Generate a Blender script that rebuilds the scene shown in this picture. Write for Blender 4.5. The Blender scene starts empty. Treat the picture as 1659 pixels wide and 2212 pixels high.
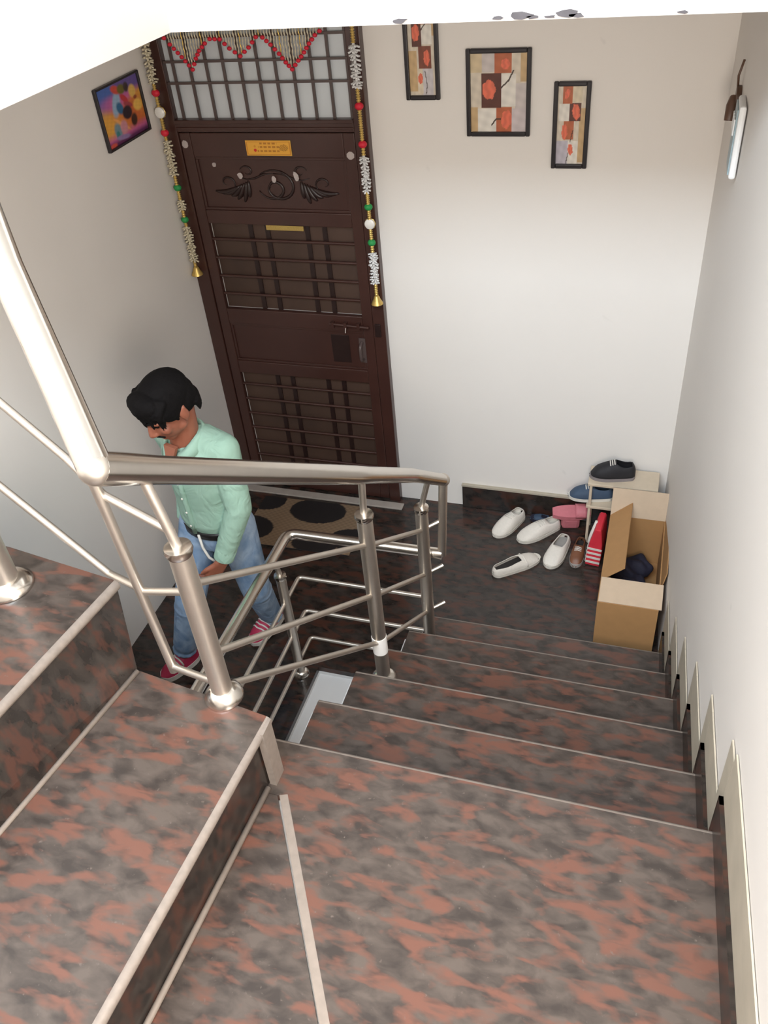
import bpy, bmesh, math, random
from mathutils import Vector, Matrix
random.seed(7)
C = bpy.context.scene.collection
S = bpy.context.scene
# ------------------------------------------------------------------ camera
cam_d = bpy.data.cameras.new('camera'); cam = bpy.data.objects.new('camera', cam_d); C.objects.link(cam)
S.camera = cam
YAW, PITCH, ROLL = 0.3598, -0.6821, -0.1043
fw = Vector((-math.sin(YAW)*math.cos(PITCH), math.cos(YAW)*math.cos(PITCH), math.sin(PITCH)))
r0 = Vector((math.cos(YAW), math.sin(YAW), 0)); u0 = r0.cross(fw)
rt = r0*math.cos(ROLL) + u0*math.sin(ROLL); up = -r0*math.sin(ROLL) + u0*math.cos(ROLL)
cam.matrix_world = Matrix(((rt.x, up.x, -fw.x, 2.2878), (rt.y, up.y, -fw.y, -3.7375), (rt.z, up.z, -fw.z, 3.1371), (0, 0, 0, 1)))
cam_d.sensor_fit = 'VERTICAL'; cam_d.sensor_height = 36.0; cam_d.lens = 1839.14/2212*36
cam_d.clip_start = 0.02
# ------------------------------------------------------------------ light
S.view_settings.view_transform = 'Standard'; S.view_settings.look = 'None'
S.view_settings.gamma = 1.0; S.view_settings.use_curve_mapping = False
S.view_settings.exposure = 0.08
w = bpy.data.worlds.new('sky'); S.world = w; w.use_nodes = True
bg = w.node_tree.nodes['Background']; bg.inputs[0].default_value = (0.86, 0.93, 1.0, 1); bg.inputs[1].default_value = 1.0
def area(name, loc, target, sx, sy, power, col):
    l = bpy.data.lights.new(name, 'AREA'); l.shape = 'RECTANGLE'; l.size = sx; l.size_y = sy
    l.energy = power; l.color = col
    o = bpy.data.objects.new(name, l); C.objects.link(o); o.location = loc
    o.rotation_euler = (Vector(target)-Vector(loc)).to_track_quat('-Z', 'Y').to_euler()
    return o
area('window_daylight', (1.5, -4.42, 4.72), (1.5, -1.0, 1.0), 2.0, 0.85, 185, (0.74, 0.87, 1.0))
area('landing_fill_light', (1.35, -4.47, 2.95), (0.9, -1.0, 1.9), 2.1, 1.2, 16, (1.0, 0.90, 0.81))  # added warm fill behind the camera, no window stands here
area('side_fill_light', (2.58, -3.55, 2.42), (0.0, -1.6, 1.5), 1.1, 0.75, 84, (1.0, 0.91, 0.81))  # added fill from the right to brighten the left wall, no window here
# ------------------------------------------------------------------ materials
def newmat(name):
    m = bpy.data.materials.new(name); m.use_nodes = True
    nt = m.node_tree; return m, nt, nt.nodes['Principled BSDF']
def N(nt, t, **k):
    n = nt.nodes.new(t)
    for a, v in k.items(): setattr(n, a, v)
    return n
def mixc(nt, fac, a, b):
    n = N(nt, 'ShaderNodeMix', data_type='RGBA')
    if isinstance(fac, (int, float)): n.inputs[0].default_value = fac
    else: nt.links.new(fac, n.inputs[0])
    for i, v in ((6, a), (7, b)):
        if isinstance(v, tuple): n.inputs[i].default_value = (*v, 1)
        else: nt.links.new(v, n.inputs[i])
    return n.outputs[2]
def ramp(nt, inp, p0, p1):
    n = N(nt, 'ShaderNodeMapRange'); n.inputs[1].default_value = p0; n.inputs[2].default_value = p1
    nt.links.new(inp, n.inputs[0]); return n.outputs[0]
def noise(nt, vec, scale, detail=3.0, dist=0.0):
    n = N(nt, 'ShaderNodeTexNoise'); n.inputs['Scale'].default_value = scale
    n.inputs['Detail'].default_value = detail; n.inputs['Distortion'].default_value = dist
    if vec: nt.links.new(vec, n.inputs['Vector'])
    return n.outputs[0]
def coords(nt, scale=(1, 1, 1), rot=(0, 0, 0)):
    tc = N(nt, 'ShaderNodeTexCoord'); mp = N(nt, 'ShaderNodeMapping')
    mp.inputs['Scale'].default_value = scale; mp.inputs['Rotation'].default_value = rot
    nt.links.new(tc.outputs['Object'], mp.inputs['Vector']); return mp.outputs[0]
def bump(nt, b, h, strength=0.2, dist=0.002):
    n = N(nt, 'ShaderNodeBump'); n.inputs['Strength'].default_value = strength; n.inputs['Distance'].default_value = dist
    nt.links.new(h, n.inputs['Height']); nt.links.new(n.outputs[0], b.inputs['Normal'])
def plain(name, col, rough=0.5, metal=0.0, var=0.12, vs=40.0, bmp=0.0, coat=0.0):
    m, nt, b = newmat(name)
    v = coords(nt); n = noise(nt, v, vs)
    lo = tuple(c*(1-var) for c in col); hi = tuple(min(1, c*(1+var)) for c in col)
    nt.links.new(mixc(nt, n, lo, hi), b.inputs['Base Color'])
    b.inputs['Roughness'].default_value = rough; b.inputs['Metallic'].default_value = metal
    if coat: b.inputs['Coat Weight'].default_value = coat
    if bmp: bump(nt, b, n, bmp)
    return m
def vcol(name, rough=0.5):
    m, nt, b = newmat(name)
    a = N(nt, 'ShaderNodeVertexColor', layer_name='print'); nt.links.new(a.outputs[0], b.inputs['Base Color'])
    b.inputs['Roughness'].default_value = rough
    return m
def granite(name, rough=0.22, dark=1.0):
    m, nt, b = newmat(name)
    v = coords(nt, (11.0, 30.0, 18.0), (0.3, 0.2, 0.85))
    n1 = noise(nt, v, 1.0, 3.0, 0.35)
    v2 = coords(nt, (16.0, 30.0, 20.0), (0.1, 0.4, 0.9)); n2 = noise(nt, v2, 1.0, 5.0, 0.4)
    v3 = coords(nt, (1, 1, 1)); n3 = noise(nt, v3, 90.0, 3.0)
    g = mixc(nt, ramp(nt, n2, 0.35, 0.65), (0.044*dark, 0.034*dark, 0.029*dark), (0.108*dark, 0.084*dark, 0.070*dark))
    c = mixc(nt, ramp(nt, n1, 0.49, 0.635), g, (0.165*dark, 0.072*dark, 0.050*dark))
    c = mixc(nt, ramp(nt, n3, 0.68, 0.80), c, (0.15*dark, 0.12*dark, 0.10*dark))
    nt.links.new(c, b.inputs['Base Color'])
    b.inputs['Roughness'].default_value = rough
    return m
M = {}
M['granite'] = granite('granite', 0.30, 0.78)
M['granite_shaded'] = granite('shaded granite', 0.25, 0.3)  # same granite darkened: shade of the risers put into colour, skirting shares it
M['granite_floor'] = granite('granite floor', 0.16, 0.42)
M['nosing'] = plain('worn granite edge', (0.21, 0.175, 0.15), 0.4, var=0.25, vs=60)
M['nosing_dark'] = plain('granite edge', (0.20, 0.165, 0.14), 0.4, var=0.3, vs=60)
M['filler'] = plain('joint filler', (0.22, 0.18, 0.15), 0.5, var=0.2)
def wallmat(name, col):
    m, nt, b = newmat(name)
    v = coords(nt); n = noise(nt, v, 2.2, 5); n2 = noise(nt, v, 160, 2)
    c = mixc(nt, n, tuple(x*0.95 for x in col), col)
    n4 = noise(nt, coords(nt, (1, 1, 1)), 4.5, 2, 1.0)
    c = mixc(nt, ramp(nt, n4, 0.74, 0.86), c, tuple(x*0.75 for x in col))
    nt.links.new(c, b.inputs['Base Color']); b.inputs['Roughness'].default_value = 0.6
    bump(nt, b, n2, 0.12, 0.001); return m
M['wall'] = wallmat('wall paint', (0.80, 0.755, 0.705))
M['white'] = plain('white paint', (0.82, 0.79, 0.76), 0.55, var=0.04, vs=8)
M['slab'] = plain('slab paint', (0.66, 0.62, 0.58), 0.6, var=0.05, vs=5)
M['cream'] = plain('cream cement band', (0.42, 0.37, 0.29), 0.7, var=0.18, vs=14, bmp=0.15)
M['door'] = plain('dark brown enamel', (0.050, 0.019, 0.014), 0.34, var=0.25, vs=6, coat=0.15)
M['door_dark'] = plain('dark carved enamel', (0.020, 0.0085, 0.007), 0.38, var=0.2)
M['doormesh'] = plain('brown door mesh', (0.062, 0.033, 0.022), 0.55, var=0.55, vs=3.2)
M['steel'] = plain('brushed stainless steel', (0.74, 0.69, 0.63), 0.20, 1.0, var=0.05, vs=30)
M['steel_soft'] = plain('satin stainless steel', (0.70, 0.64, 0.57), 0.42, 1.0, var=0.06, vs=30)
M['frame'] = plain('black picture frame', (0.018, 0.014, 0.016), 0.35)
M['print'] = vcol('printed picture', 0.4)
M['gold'] = plain('gold thread', (0.62, 0.43, 0.13), 0.35, 0.7, var=0.3, vs=200)
M['cream_bead'] = plain('cream beads', (0.62, 0.55, 0.40), 0.45, var=0.3, vs=120)
M['silver_bead'] = plain('white beads', (0.72, 0.71, 0.70), 0.4, var=0.2, vs=120)
M['red_bead'] = plain('red pompom', (0.62, 0.012, 0.035), 0.6, var=0.2, vs=200)
M['green_bead'] = plain('green pompom', (0.015, 0.26, 0.06), 0.6, var=0.2, vs=200)
M['pearl'] = plain('pearl disc', (0.78, 0.75, 0.70), 0.25)
M['tape'] = plain('old adhesive tape', (0.42, 0.36, 0.34), 0.5, var=0.3)
M['card'] = plain('brown cardboard', (0.40, 0.215, 0.085), 0.75, var=0.08, vs=25)
M['card_light'] = plain('pale cardboard', (0.55, 0.42, 0.30), 0.75, var=0.08, vs=25)
M['shoe_white'] = plain('white canvas', (0.74, 0.69, 0.62), 0.65, var=0.1, vs=90, bmp=0.2)
M['sole_white'] = plain('white rubber', (0.66, 0.62, 0.55), 0.55)
M['insole'] = plain('grey insole', (0.33, 0.31, 0.29), 0.8)
M['insole_dark'] = plain('dark insole', (0.03, 0.025, 0.024), 0.8)
M['black'] = plain('black fabric', (0.014, 0.013, 0.016), 0.7)
M['navy'] = plain('navy fabric', (0.014, 0.013, 0.030), 0.8)
M['blue_shoe'] = plain('blue grey canvas', (0.045, 0.075, 0.125), 0.7)
M['grey_shoe'] = plain('grey fabric', (0.23, 0.20, 0.20), 0.7)
M['pink'] = plain('pink foam', (0.56, 0.17, 0.20), 0.6)
M['red'] = plain('red paper', (0.62, 0.03, 0.05), 0.45)
M['brown_leather'] = plain('brown leather', (0.17, 0.065, 0.030), 0.5, var=0.35, vs=18)
M['grey_fluff'] = plain('grey brown fluff', (0.26, 0.20, 0.15), 0.9, var=0.4, vs=60)
M['wood'] = plain('pale board', (0.58, 0.48, 0.36), 0.5, var=0.12, vs=20)
M['marble'] = plain('pale threshold stone', (0.36, 0.31, 0.27), 0.45, var=0.18, vs=20)
M['skin'] = plain('skin', (0.31, 0.105, 0.060), 0.5, var=0.1, vs=14)
M['hair'] = plain('black hair', (0.006, 0.005, 0.005), 0.8, var=0.3, vs=120, bmp=0.4)
M['hair'].node_tree.nodes['Principled BSDF'].inputs['Specular IOR Level'].default_value = 0.12
M['belt'] = plain('black leather', (0.012, 0.010, 0.010), 0.35)
M['lace'] = plain('white cord', (0.68, 0.64, 0.58), 0.7)
M['shoe_red'] = plain('crimson mesh', (0.42, 0.020, 0.07), 0.6, var=0.2, vs=150)
def cloth(name, a, bcol, sc, bs):
    m, nt, b = newmat(name)
    v = coords(nt); n = noise(nt, v, sc, 3, 1.5); f = noise(nt, v, 420, 2)
    nt.links.new(mixc(nt, ramp(nt, n, 0.3, 0.72), a, bcol), b.inputs['Base Color'])
    b.inputs['Roughness'].default_value = 0.85
    v2 = coords(nt, (1.0, 1.0, 0.7), (0.5, 0.3, 0)); n2 = noise(nt, v2, 15, 2, 1.2)
    bump(nt, b, n2, bs, 0.02); return m
M['shirt'] = cloth('mint cotton', (0.285, 0.44, 0.345), (0.325, 0.485, 0.385), 6, 0.5)
M['denim'] = cloth('faded blue denim', (0.135, 0.225, 0.36), (0.34, 0.43, 0.55), 7, 0.35)
def glassmat():
    m, nt, b = newmat('transom glass reflection tint')
    v = coords(nt); n = noise(nt, v, 3.2, 2)
    nt.links.new(mixc(nt, n, (0.46, 0.48, 0.49), (0.66, 0.70, 0.73)), b.inputs['Base Color'])  # bright reflection in the pane put into its pale base colour
    b.inputs['Roughness'].default_value = 0.25; return m
M['glass'] = glassmat()
M['grey_bar'] = plain('grey brown grille bar', (0.085, 0.060, 0.055), 0.4)
M['yellow'] = vcol('printed plaque', 0.35)
M['plastic'] = plain('white plastic', (0.84, 0.85, 0.85), 0.35, var=0.02)
M['blue_plastic'] = plain('grey blue plastic', (0.32, 0.42, 0.46), 0.4)
M['brown_plastic'] = plain('dark brown bakelite', (0.10, 0.05, 0.03), 0.4)
M['flake'] = plain('grey peeled paint', (0.10, 0.09, 0.095), 0.8, var=0.3)
M['mat'] = vcol('woven doormat', 0.95)
M['dark_void'] = plain('dark concrete', (0.05, 0.045, 0.042), 0.8)
# ------------------------------------------------------------------ helpers
def box(bm, a, b):
    x0, y0, z0 = a; x1, y1, z1 = b
    v = [bm.verts.new(p) for p in ((x0,y0,z0),(x1,y0,z0),(x1,y1,z0),(x0,y1,z0),(x0,y0,z1),(x1,y0,z1),(x1,y1,z1),(x0,y1,z1))]
    for f in ((0,3,2,1),(4,5,6,7),(0,1,5,4),(1,2,6,5),(2,3,7,6),(3,0,4,7)): bm.faces.new([v[i] for i in f])
def prism(bm, pts, z0, z1):
    n = len(pts)
    a = [bm.verts.new((p[0], p[1], z0)) for p in pts]; b = [bm.verts.new((p[0], p[1], z1)) for p in pts]
    bm.faces.new(a[::-1]); bm.faces.new(b)
    for i in range(n): bm.faces.new((a[i], a[(i+1) % n], b[(i+1) % n], b[i]))
def frame_of(t):
    t = t.normalized(); h = Vector((0, 0, 1)) if abs(t.z) < 0.95 else Vector((1, 0, 0))
    a = t.cross(h).normalized(); return a, t.cross(a).normalized()
def tube(bm, pts, r, seg=16, cap=True):
    pts = [Vector(p) for p in pts]; rs = r if isinstance(r, (list, tuple)) else [r]*len(pts)
    rings = []; prev = None
    for i, p in enumerate(pts):
        t = (pts[min(i+1, len(pts)-1)]-pts[max(i-1, 0)])
        if prev is None: a, b = frame_of(t)
        else:
            tn = t.normalized(); a = (prev - tn*prev.dot(tn)).normalized(); b = tn.cross(a)
        prev = a
        rings.append([bm.verts.new(p + (a*math.cos(q)+b*math.sin(q))*rs[i]) for q in [2*math.pi*k/seg for k in range(seg)]])
    for i in range(len(rings)-1):
        for k in range(seg):
            bm.faces.new((rings[i][k], rings[i][(k+1) % seg], rings[i+1][(k+1) % seg], rings[i+1][k]))
    if cap: bm.faces.new(rings[0][::-1]); bm.faces.new(rings[-1])
def ball(bm, c, r, seg=10, ring=7, m=None):
    s = (r, r, r) if isinstance(r, (int, float)) else r
    mt = Matrix.Translation(c) @ (m.to_4x4() if m else Matrix()) @ Matrix.Diagonal((*s, 1))
    bmesh.ops.create_uvsphere(bm, u_segments=seg, v_segments=ring, radius=1, matrix=mt)
def mesh(name, bm, smooth=False, bevel=0.0, recalc=True):
    if recalc: bmesh.ops.recalc_face_normals(bm, faces=bm.faces)
    me = bpy.data.meshes.new(name); bm.to_mesh(me); bm.free()
    if smooth:
        for p in me.polygons: p.use_smooth = True
    return me
def obj(name, bm, mat, parent=None, smooth=False, bevel=0.0, sharp=None):
    me = mesh(name, bm, smooth) if isinstance(bm, bmesh.types.BMesh) else bm
    if mat and not me.materials: me.materials.append(M[mat] if isinstance(mat, str) else mat)
    o = bpy.data.objects.new(name, me); C.objects.link(o)
    if parent: o.parent = parent
    if bevel:
        m = o.modifiers.new('bevel', 'BEVEL'); m.width = bevel; m.segments = 2; m.limit_method = 'ANGLE'
    if smooth and sharp: me.set_sharp_from_angle(angle=math.radians(sharp))
    return o
def thing(name, label, cat, group=None, loc=(0, 0, 0)):
    o = bpy.data.objects.new(name, None); C.objects.link(o); o.location = loc
    o.empty_display_size = 0.05
    o['label'] = label; o['category'] = cat
    if group: o['group'] = group
    return o
def struct(name, bm, mat, **k):
    o = obj(name, bm, mat, **k); o['kind'] = 'structure'; return o
def NB(): return bmesh.new()
def loft(bm, rings, closed=True, cap0=True, cap1=True):
    R = [[bm.verts.new(p) for p in ring] for ring in rings]; n = len(R[0])
    for i in range(len(R)-1):
        for k in range(n if closed else n-1):
            bm.faces.new((R[i][k], R[i][(k+1) % n], R[i+1][(k+1) % n], R[i+1][k]))
    if cap0: bm.faces.new(R[0][::-1])
    if cap1: bm.faces.new(R[-1])
def remesh(bm, voxel, smooth=4, name='m'):
    me = mesh(name, bm)
    o = bpy.data.objects.new('tmp', me); C.objects.link(o)
    m = o.modifiers.new('r', 'REMESH'); m.mode = 'VOXEL'; m.voxel_size = voxel; m.use_smooth_shade = True
    if smooth:
        s = o.modifiers.new('s', 'SMOOTH'); s.iterations = smooth; s.factor = 0.5
    dg = bpy.context.evaluated_depsgraph_get(); dg.update()
    me2 = bpy.data.meshes.new_from_object(o.evaluated_get(dg))
    bpy.data.objects.remove(o); me2.name = name
    for p in me2.polygons: p.use_smooth = True
    me2.materials.clear()
    return me2
def capsule(bm, p, q, r1, r2, seg=14, sq=1.0):
    p, q = Vector(p), Vector(q); a, b = frame_of(q-p); t = (q-p).normalized()
    rings = []
    for k in range(1, 5):
        an = math.pi/2*k/4; rings.append((p - t*r1*math.cos(an), r1*math.sin(an)))
    for k in range(4, 0, -1):
        an = math.pi/2*k/4; rings.append((q + t*r2*math.cos(an), r2*math.sin(an)))
    loft(bm, [[c + (a*math.cos(x)+b*math.sin(x)*sq)*r for x in [2*math.pi*i/seg for i in range(seg)]] for c, r in rings])
def grid_print(w, h, nx, ny, fn):
    """flat printed sheet in the XZ plane (facing -Y), colours per point from fn(u,v)"""
    me = bpy.data.meshes.new('print')
    vs = [((i/nx-0.5)*w, 0, (j/ny-0.5)*h) for j in range(ny+1) for i in range(nx+1)]
    fs = [(j*(nx+1)+i, j*(nx+1)+i+1, (j+1)*(nx+1)+i+1, (j+1)*(nx+1)+i) for j in range(ny) for i in range(nx)]
    me.from_pydata(vs, [], fs)
    ca = me.color_attributes.new('print', 'FLOAT_COLOR', 'POINT')
    for j in range(ny+1):
        for i in range(nx+1):
            ca.data[j*(nx+1)+i].color = (*fn(i/nx, j/ny), 1)
    return me
def lin(c):
    return tuple(((x/255+0.055)/1.055)**2.4 if x/255 > 0.04045 else x/255/12.92 for x in c)
def copy_thing(o):
    r = o.copy(); C.objects.link(r)
    for ch in list(o.children):
        c = ch.copy(); C.objects.link(c); c.parent = r
        for g in ch.children:
            d = g.copy(); C.objects.link(d); d.parent = c
    return r
# ------------------------------------------------------------------ setting
Z0 = 0.03; H = 0.2117; T = 0.2981; Y0 = -2.5467
def WR(y): return 2.46 - 0.047*y      # right wall plane
def WX(y): return WR(y) - 0.002         # what is built against it stops just short
LAND = 6*H
YF, ZT = -4.5, 5.6
bm = NB(); prism(bm, [(-0.15, 0.15), (-0.15, 0), (0, 0), (2.46, 0), (2.62, 0), (2.62, 0.15)], -0.6, 3.2)
struct('wall_back', bm, 'wall')
bm = NB(); box(bm, (-0.15, YF, -0.6), (0, 0, ZT)); struct('wall_left', bm, 'wall')
bm = NB(); prism(bm, [(WR(0), 0), (WR(YF), YF), (WR(YF)+0.15, YF), (WR(0)+0.15, 0)], -0.6, ZT); struct('wall_right', bm, 'wall')
bm = NB()   # front wall (behind the camera) with a high window opening
box(bm, (-0.15, YF-0.15, -0.6), (2.85, YF, 4.25)); box(bm, (-0.15, YF-0.15, 4.25), (0.45, YF, ZT)); box(bm, (2.55, YF-0.15, 4.25), (2.85, YF, ZT)); box(bm, (0.45, YF-0.15, 5.2), (2.55, YF, ZT))
struct('wall_front', bm, 'wall')
bm = NB()
for a, b in (((0.45, -4.56, 4.25), (0.50, -4.50, 5.2)), ((2.50, -4.56, 4.25), (2.55, -4.50, 5.2)), ((0.5, -4.56, 4.25), (2.5, -4.50, 4.29)), ((0.5, -4.56, 5.16), (2.5, -4.50, 5.2)), ((1.48, -4.56, 4.29), (1.52, -4.50, 5.16))): box(bm, a, b)
struct('window_1', bm, 'white')
# upper floor slab with an inner corner (seen at the top of the picture)
bm = NB(); prism(bm, [(0, 0), (0, -2.5), (1.004, -2.5), (1.004, -1.517), (WX(-1.52), -1.517), (WX(0), 0)], 2.75, 3.12)
struct('ceiling', bm, 'slab')
bm = NB(); prism(bm, [(-0.1, 0.1), (-0.1, YF-0.1), (2.8, YF-0.1), (2.6, 0.1)], ZT, ZT+0.15); struct('ceiling_top', bm, 'white')
bm = NB(); prism(bm, [(0, 0.0), (0, 0.15), (2.5, 0.15), (2.46, 0)], 3.2, ZT); struct('wall_back_upper', bm, 'wall')
# lower landing floor with the stair well
bm = NB()
WXL, WYE = 0.97, -1.335
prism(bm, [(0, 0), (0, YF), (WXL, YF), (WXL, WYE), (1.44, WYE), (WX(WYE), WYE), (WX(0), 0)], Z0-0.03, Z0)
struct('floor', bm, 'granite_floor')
bm = NB(); box(bm, (0, WYE+0.0, -0.6), (1.60, WYE+0.12, Z0-0.03)); box(bm, (WXL-0.12, YF, -0.6), (WXL, WYE, Z0-0.03))
box(bm, (WXL, -3.2, -0.14), (1.60, WYE, -0.02)); box(bm, (1.60, -1.1, -0.1), (2.46, 0, Z0-0.03)); box(bm, (0, -0.12, -0.1), (1.6, 0, Z0-0.03))
struct('trim_1', bm, 'white')
bm = NB(); box(bm, (-0.1, YF, -0.75), (2.7, 0.1, -0.6)); struct('floor_lower', bm, 'dark_void')
# back skirting, starts to the right of the door
bm = NB(); box(bm, (1.375, -0.02, Z0), (WX(0), 0, 0.178)); struct('baseboard_back', bm, 'granite_shaded', bevel=0.003)
bm = NB(); box(bm, (1.372, -0.022, 0.178), (WX(0), 0, 0.188)); struct('trim_2', bm, 'cream')
# ------------------------------------------------------------------ stairs
fl = thing('stair_flight', 'granite stair flight with six risers dropping from the near landing to the door landing', 'stairs')
xs = 1.452
for k in range(1, 6):
    y = Y0 + k*T; z = (6-k)*H
    bm = NB(); prism(bm, [(xs, y-T), (WX(y-T), y-T), (WX(y)-0.0, y-0.012), (xs, y-0.012)], z-0.025, z)
    o = obj('tread', bm, 'granite', fl)
    bm = NB(); tube(bm, [(xs, y-0.012, z-0.0125), (WX(y), y-0.012, z-0.0125)], 0.0126, 10)
    obj('nosing', bm, 'nosing_dark', o, smooth=True, sharp=40)
for k in range(0, 6):
    y = Y0 + k*T; z1 = (6-k)*H - 0.025; z0 = (5-k)*H if k < 5 else Z0
    bm = NB(); box(bm, (xs, y-0.035, z0), (WX(y-0.015), y-0.015, z1)); obj('riser', bm, 'granite_shaded', fl)
bm = NB()   # concrete body, white painted side
for k in range(1, 6):
    y = Y0 + k*T; z = (6-k)*H
    zb = max(Z0, z-0.42)
    box(bm, (xs-0.012, y-T-0.02, zb), (WX(y)-0.02, y-0.036, z-0.026))
obj('stair_body', bm, 'white', fl)
# stepped skirting on the right wall
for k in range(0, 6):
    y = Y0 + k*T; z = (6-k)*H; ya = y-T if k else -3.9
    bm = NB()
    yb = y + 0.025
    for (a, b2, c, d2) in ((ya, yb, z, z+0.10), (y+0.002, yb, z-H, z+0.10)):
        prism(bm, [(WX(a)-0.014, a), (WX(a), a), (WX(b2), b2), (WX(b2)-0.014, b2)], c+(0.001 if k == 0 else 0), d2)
    obj('skirting', bm, 'granite_shaded', fl)
bm = NB()   # cream cement band that follows the skirting
for k in range(0, 6):
    y = Y0 + k*T; z = (6-k)*H; ya = y-T+0.025 if k else -3.9
    yb = y+0.025
    prism(bm, [(WX(ya)-0.004, ya), (WX(ya), ya), (WX(yb), yb), (WX(yb)-0.004, yb)], z+0.10, z+0.10+(0.13 if k else 0.16))
    prism(bm, [(WX(yb)-0.004, yb+0.001), (WX(yb), yb+0.001), (WX(yb+0.06), yb+0.06), (WX(yb+0.06)-0.004, yb+0.06)], z-H+0.101, z+0.23)
struct('trim_3', bm, 'cream')
# near landing, two slabs and a pale joint
ld = thing('stair_landing', 'near granite landing in the foreground split by a pale diagonal joint', 'landing')
jx0, jy0, jx1, jy1 = 1.551, -2.70, 2.30, -3.95
bm = NB(); prism(bm, [(xs, Y0-0.012), (1.512, jy0-0.009), (jx0-0.012, jy0-0.009), (jx0+0.012, jy0), (jx1+0.012, jy1), (WX(jy1)-0.001, jy1), (WX(Y0)-0.001, Y0-0.012)], LAND-0.024, LAND)
o = obj('landing_slab', bm, 'granite', ld)
bm = NB(); tube(bm, [(xs, Y0-0.012, LAND-0.0125), (WX(Y0)-0.004, Y0-0.012, LAND-0.0120)], 0.0118, 10); obj('nosing', bm, 'nosing_dark', o, smooth=True, sharp=40)
bm = NB(); prism(bm, [(jx0-0.012, jy0-0.01), (1.508, jy0-0.01), (1.443, jy1), (jx1-0.012, jy1)], LAND-0.025, LAND); obj('landing_slab', bm, 'granite', ld)
bm = NB(); prism(bm, [(jx0-0.012, jy0), (jx1-0.012, jy1), (jx1+0.012, jy1), (jx0+0.012, jy0)], LAND-0.025, LAND-0.001); obj('joint', bm, 'filler', ld)
bm = NB(); prism(bm, [(1.425, YF+0.004), (WX(YF)-0.003, YF+0.004), (WX(Y0)-0.02, Y0-0.04), (xs, Y0-0.04), (xs, -2.7), (1.46, -3.9)], LAND-0.16, LAND-0.026); obj('landing_body', bm, 'white', ld)
bm = NB(); prism(bm, [(1.443, YF+0.004), (WX(YF)-0.003, YF+0.004), (WX(-3.95)-0.003, -3.951), (1.443, -3.951)], LAND-0.025, LAND); obj('landing_slab', bm, 'granite', ld)
# two steps up to the left
up2 = thing('stair_flight', 'two wide granite steps rising to the left of the near landing', 'stairs')
Z7, Z8 = 7*H, 8*H
def fstep(poly, z, edge, far):
    bm = NB(); prism(bm, poly, z-0.03, z); o = obj('tread', bm, 'granite', up2)
    bm = NB(); tube(bm, [(edge[0][0]-.012, edge[0][1], z-0.015), (edge[1][0]-.012, edge[1][1], z-0.015)], 0.0152, 10); obj('nosing', bm, 'nosing', o, smooth=True, sharp=40)
fstep([(1.515, -2.632), (1.455, -3.6), (1.43, YF+0.004), (0.90, YF+0.004), (0.93, -3.1), (1.04, -2.56), (1.128, -2.575)], Z7, [(1.525, -2.632), (1.455, -3.9)], None)
fstep([(1.062, -2.47), (1.010, -2.90), (0.93, -3.6), (0.85, YF+0.004), (0.003, YF+0.004), (0.003, -2.39), (0.70, -2.415)], Z8, [(1.074, -2.47), (0.90, -3.9)], None)
bm = NB(); prism(bm, [(1.508, -2.645), (1.442, -3.9), (1.422, -3.9), (1.488, -2.645)], LAND+0.001, Z7-0.03); obj('riser', bm, 'granite_shaded', up2)
bm = NB(); loft(bm, [[(1.128, -2.577, Z7), (0.935, -3.9, Z7), (0.90, -3.9, Z7), (1.07, -2.56, Z7)], [(1.066, -2.475, Z8-0.03), (0.890, -3.9, Z8-0.03), (0.86, -3.9, Z8-0.03), (1.02, -2.475, Z8-0.03)]]); obj('riser', bm, 'granite_shaded', up2)
bm = NB(); tube(bm, [(1.130, -2.58, Z7+0.003), (0.937, -3.9, Z7+0.003)], 0.007, 8); obj('joint', bm, 'filler', up2, smooth=True)
bm = NB(); prism(bm, [(1.487, -2.64), (1.42, -3.9), (0.9, -3.9), (1.10, -2.59)], LAND+0.002, Z7-0.031); prism(bm, [(1.04, -2.49), (0.868, -3.9), (0.003, -3.9), (0.003, -2.41), (0.70, -2.43)], Z8-0.17, Z8-0.031)
obj('stair_body', bm, 'white', up2)
bm = NB(); prism(bm, [(1.515, -2.634), (1.528, -2.638), (1.528, -2.685), (1.51, -2.685)], LAND+0.001, Z7-0.002); obj('edge_strip', bm, 'nosing', up2)
bm = NB(); tube(bm, [(1.512, -2.70, LAND+0.0085), (1.449, -3.9, LAND+0.0085)], 0.008, 8); obj('joint', bm, 'filler', up2, smooth=True)
# ------------------------------------------------------------------ railings
def post(par, p, z0, zc, hr, r=0.026, flange=True, mat='steel_soft'):
    z0 += 0.001; bm = NB(); tube(bm, [(p[0], p[1], z0), (p[0], p[1], zc)], r, 20); po = obj('post', bm, mat, par, smooth=True, sharp=40)
    bm = NB(); tube(bm, [(p[0], p[1], zc-0.018), (p[0], p[1], zc-0.006), (p[0], p[1], zc+0.004), (p[0], p[1], zc+0.008)], [r+0.002, r+0.006, r+0.004, r*0.6], 20); obj('post_cap', bm, 'steel', po, smooth=True, sharp=50)
    if hr: bm = NB(); tube(bm, [(p[0], p[1], zc), hr], 0.0115, 12); obj('pin', bm, mat, po, smooth=True, sharp=40)
    if flange:
        bm = NB(); tube(bm, [(p[0], p[1], z0), (p[0], p[1], z0+0.008), (p[0], p[1], z0+0.024), (p[0], p[1], z0+0.032)], [r*1.9, r*1.9, r*1.45, r], 22); obj('flange', bm, 'steel', po, smooth=True, sharp=50)
    return po
def rod(par, pts, r=0.0095, mat='steel_soft'):
    bm = NB(); tube(bm, pts, r, 12); return obj('rod', bm, mat, par, smooth=True, sharp=50)
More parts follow.
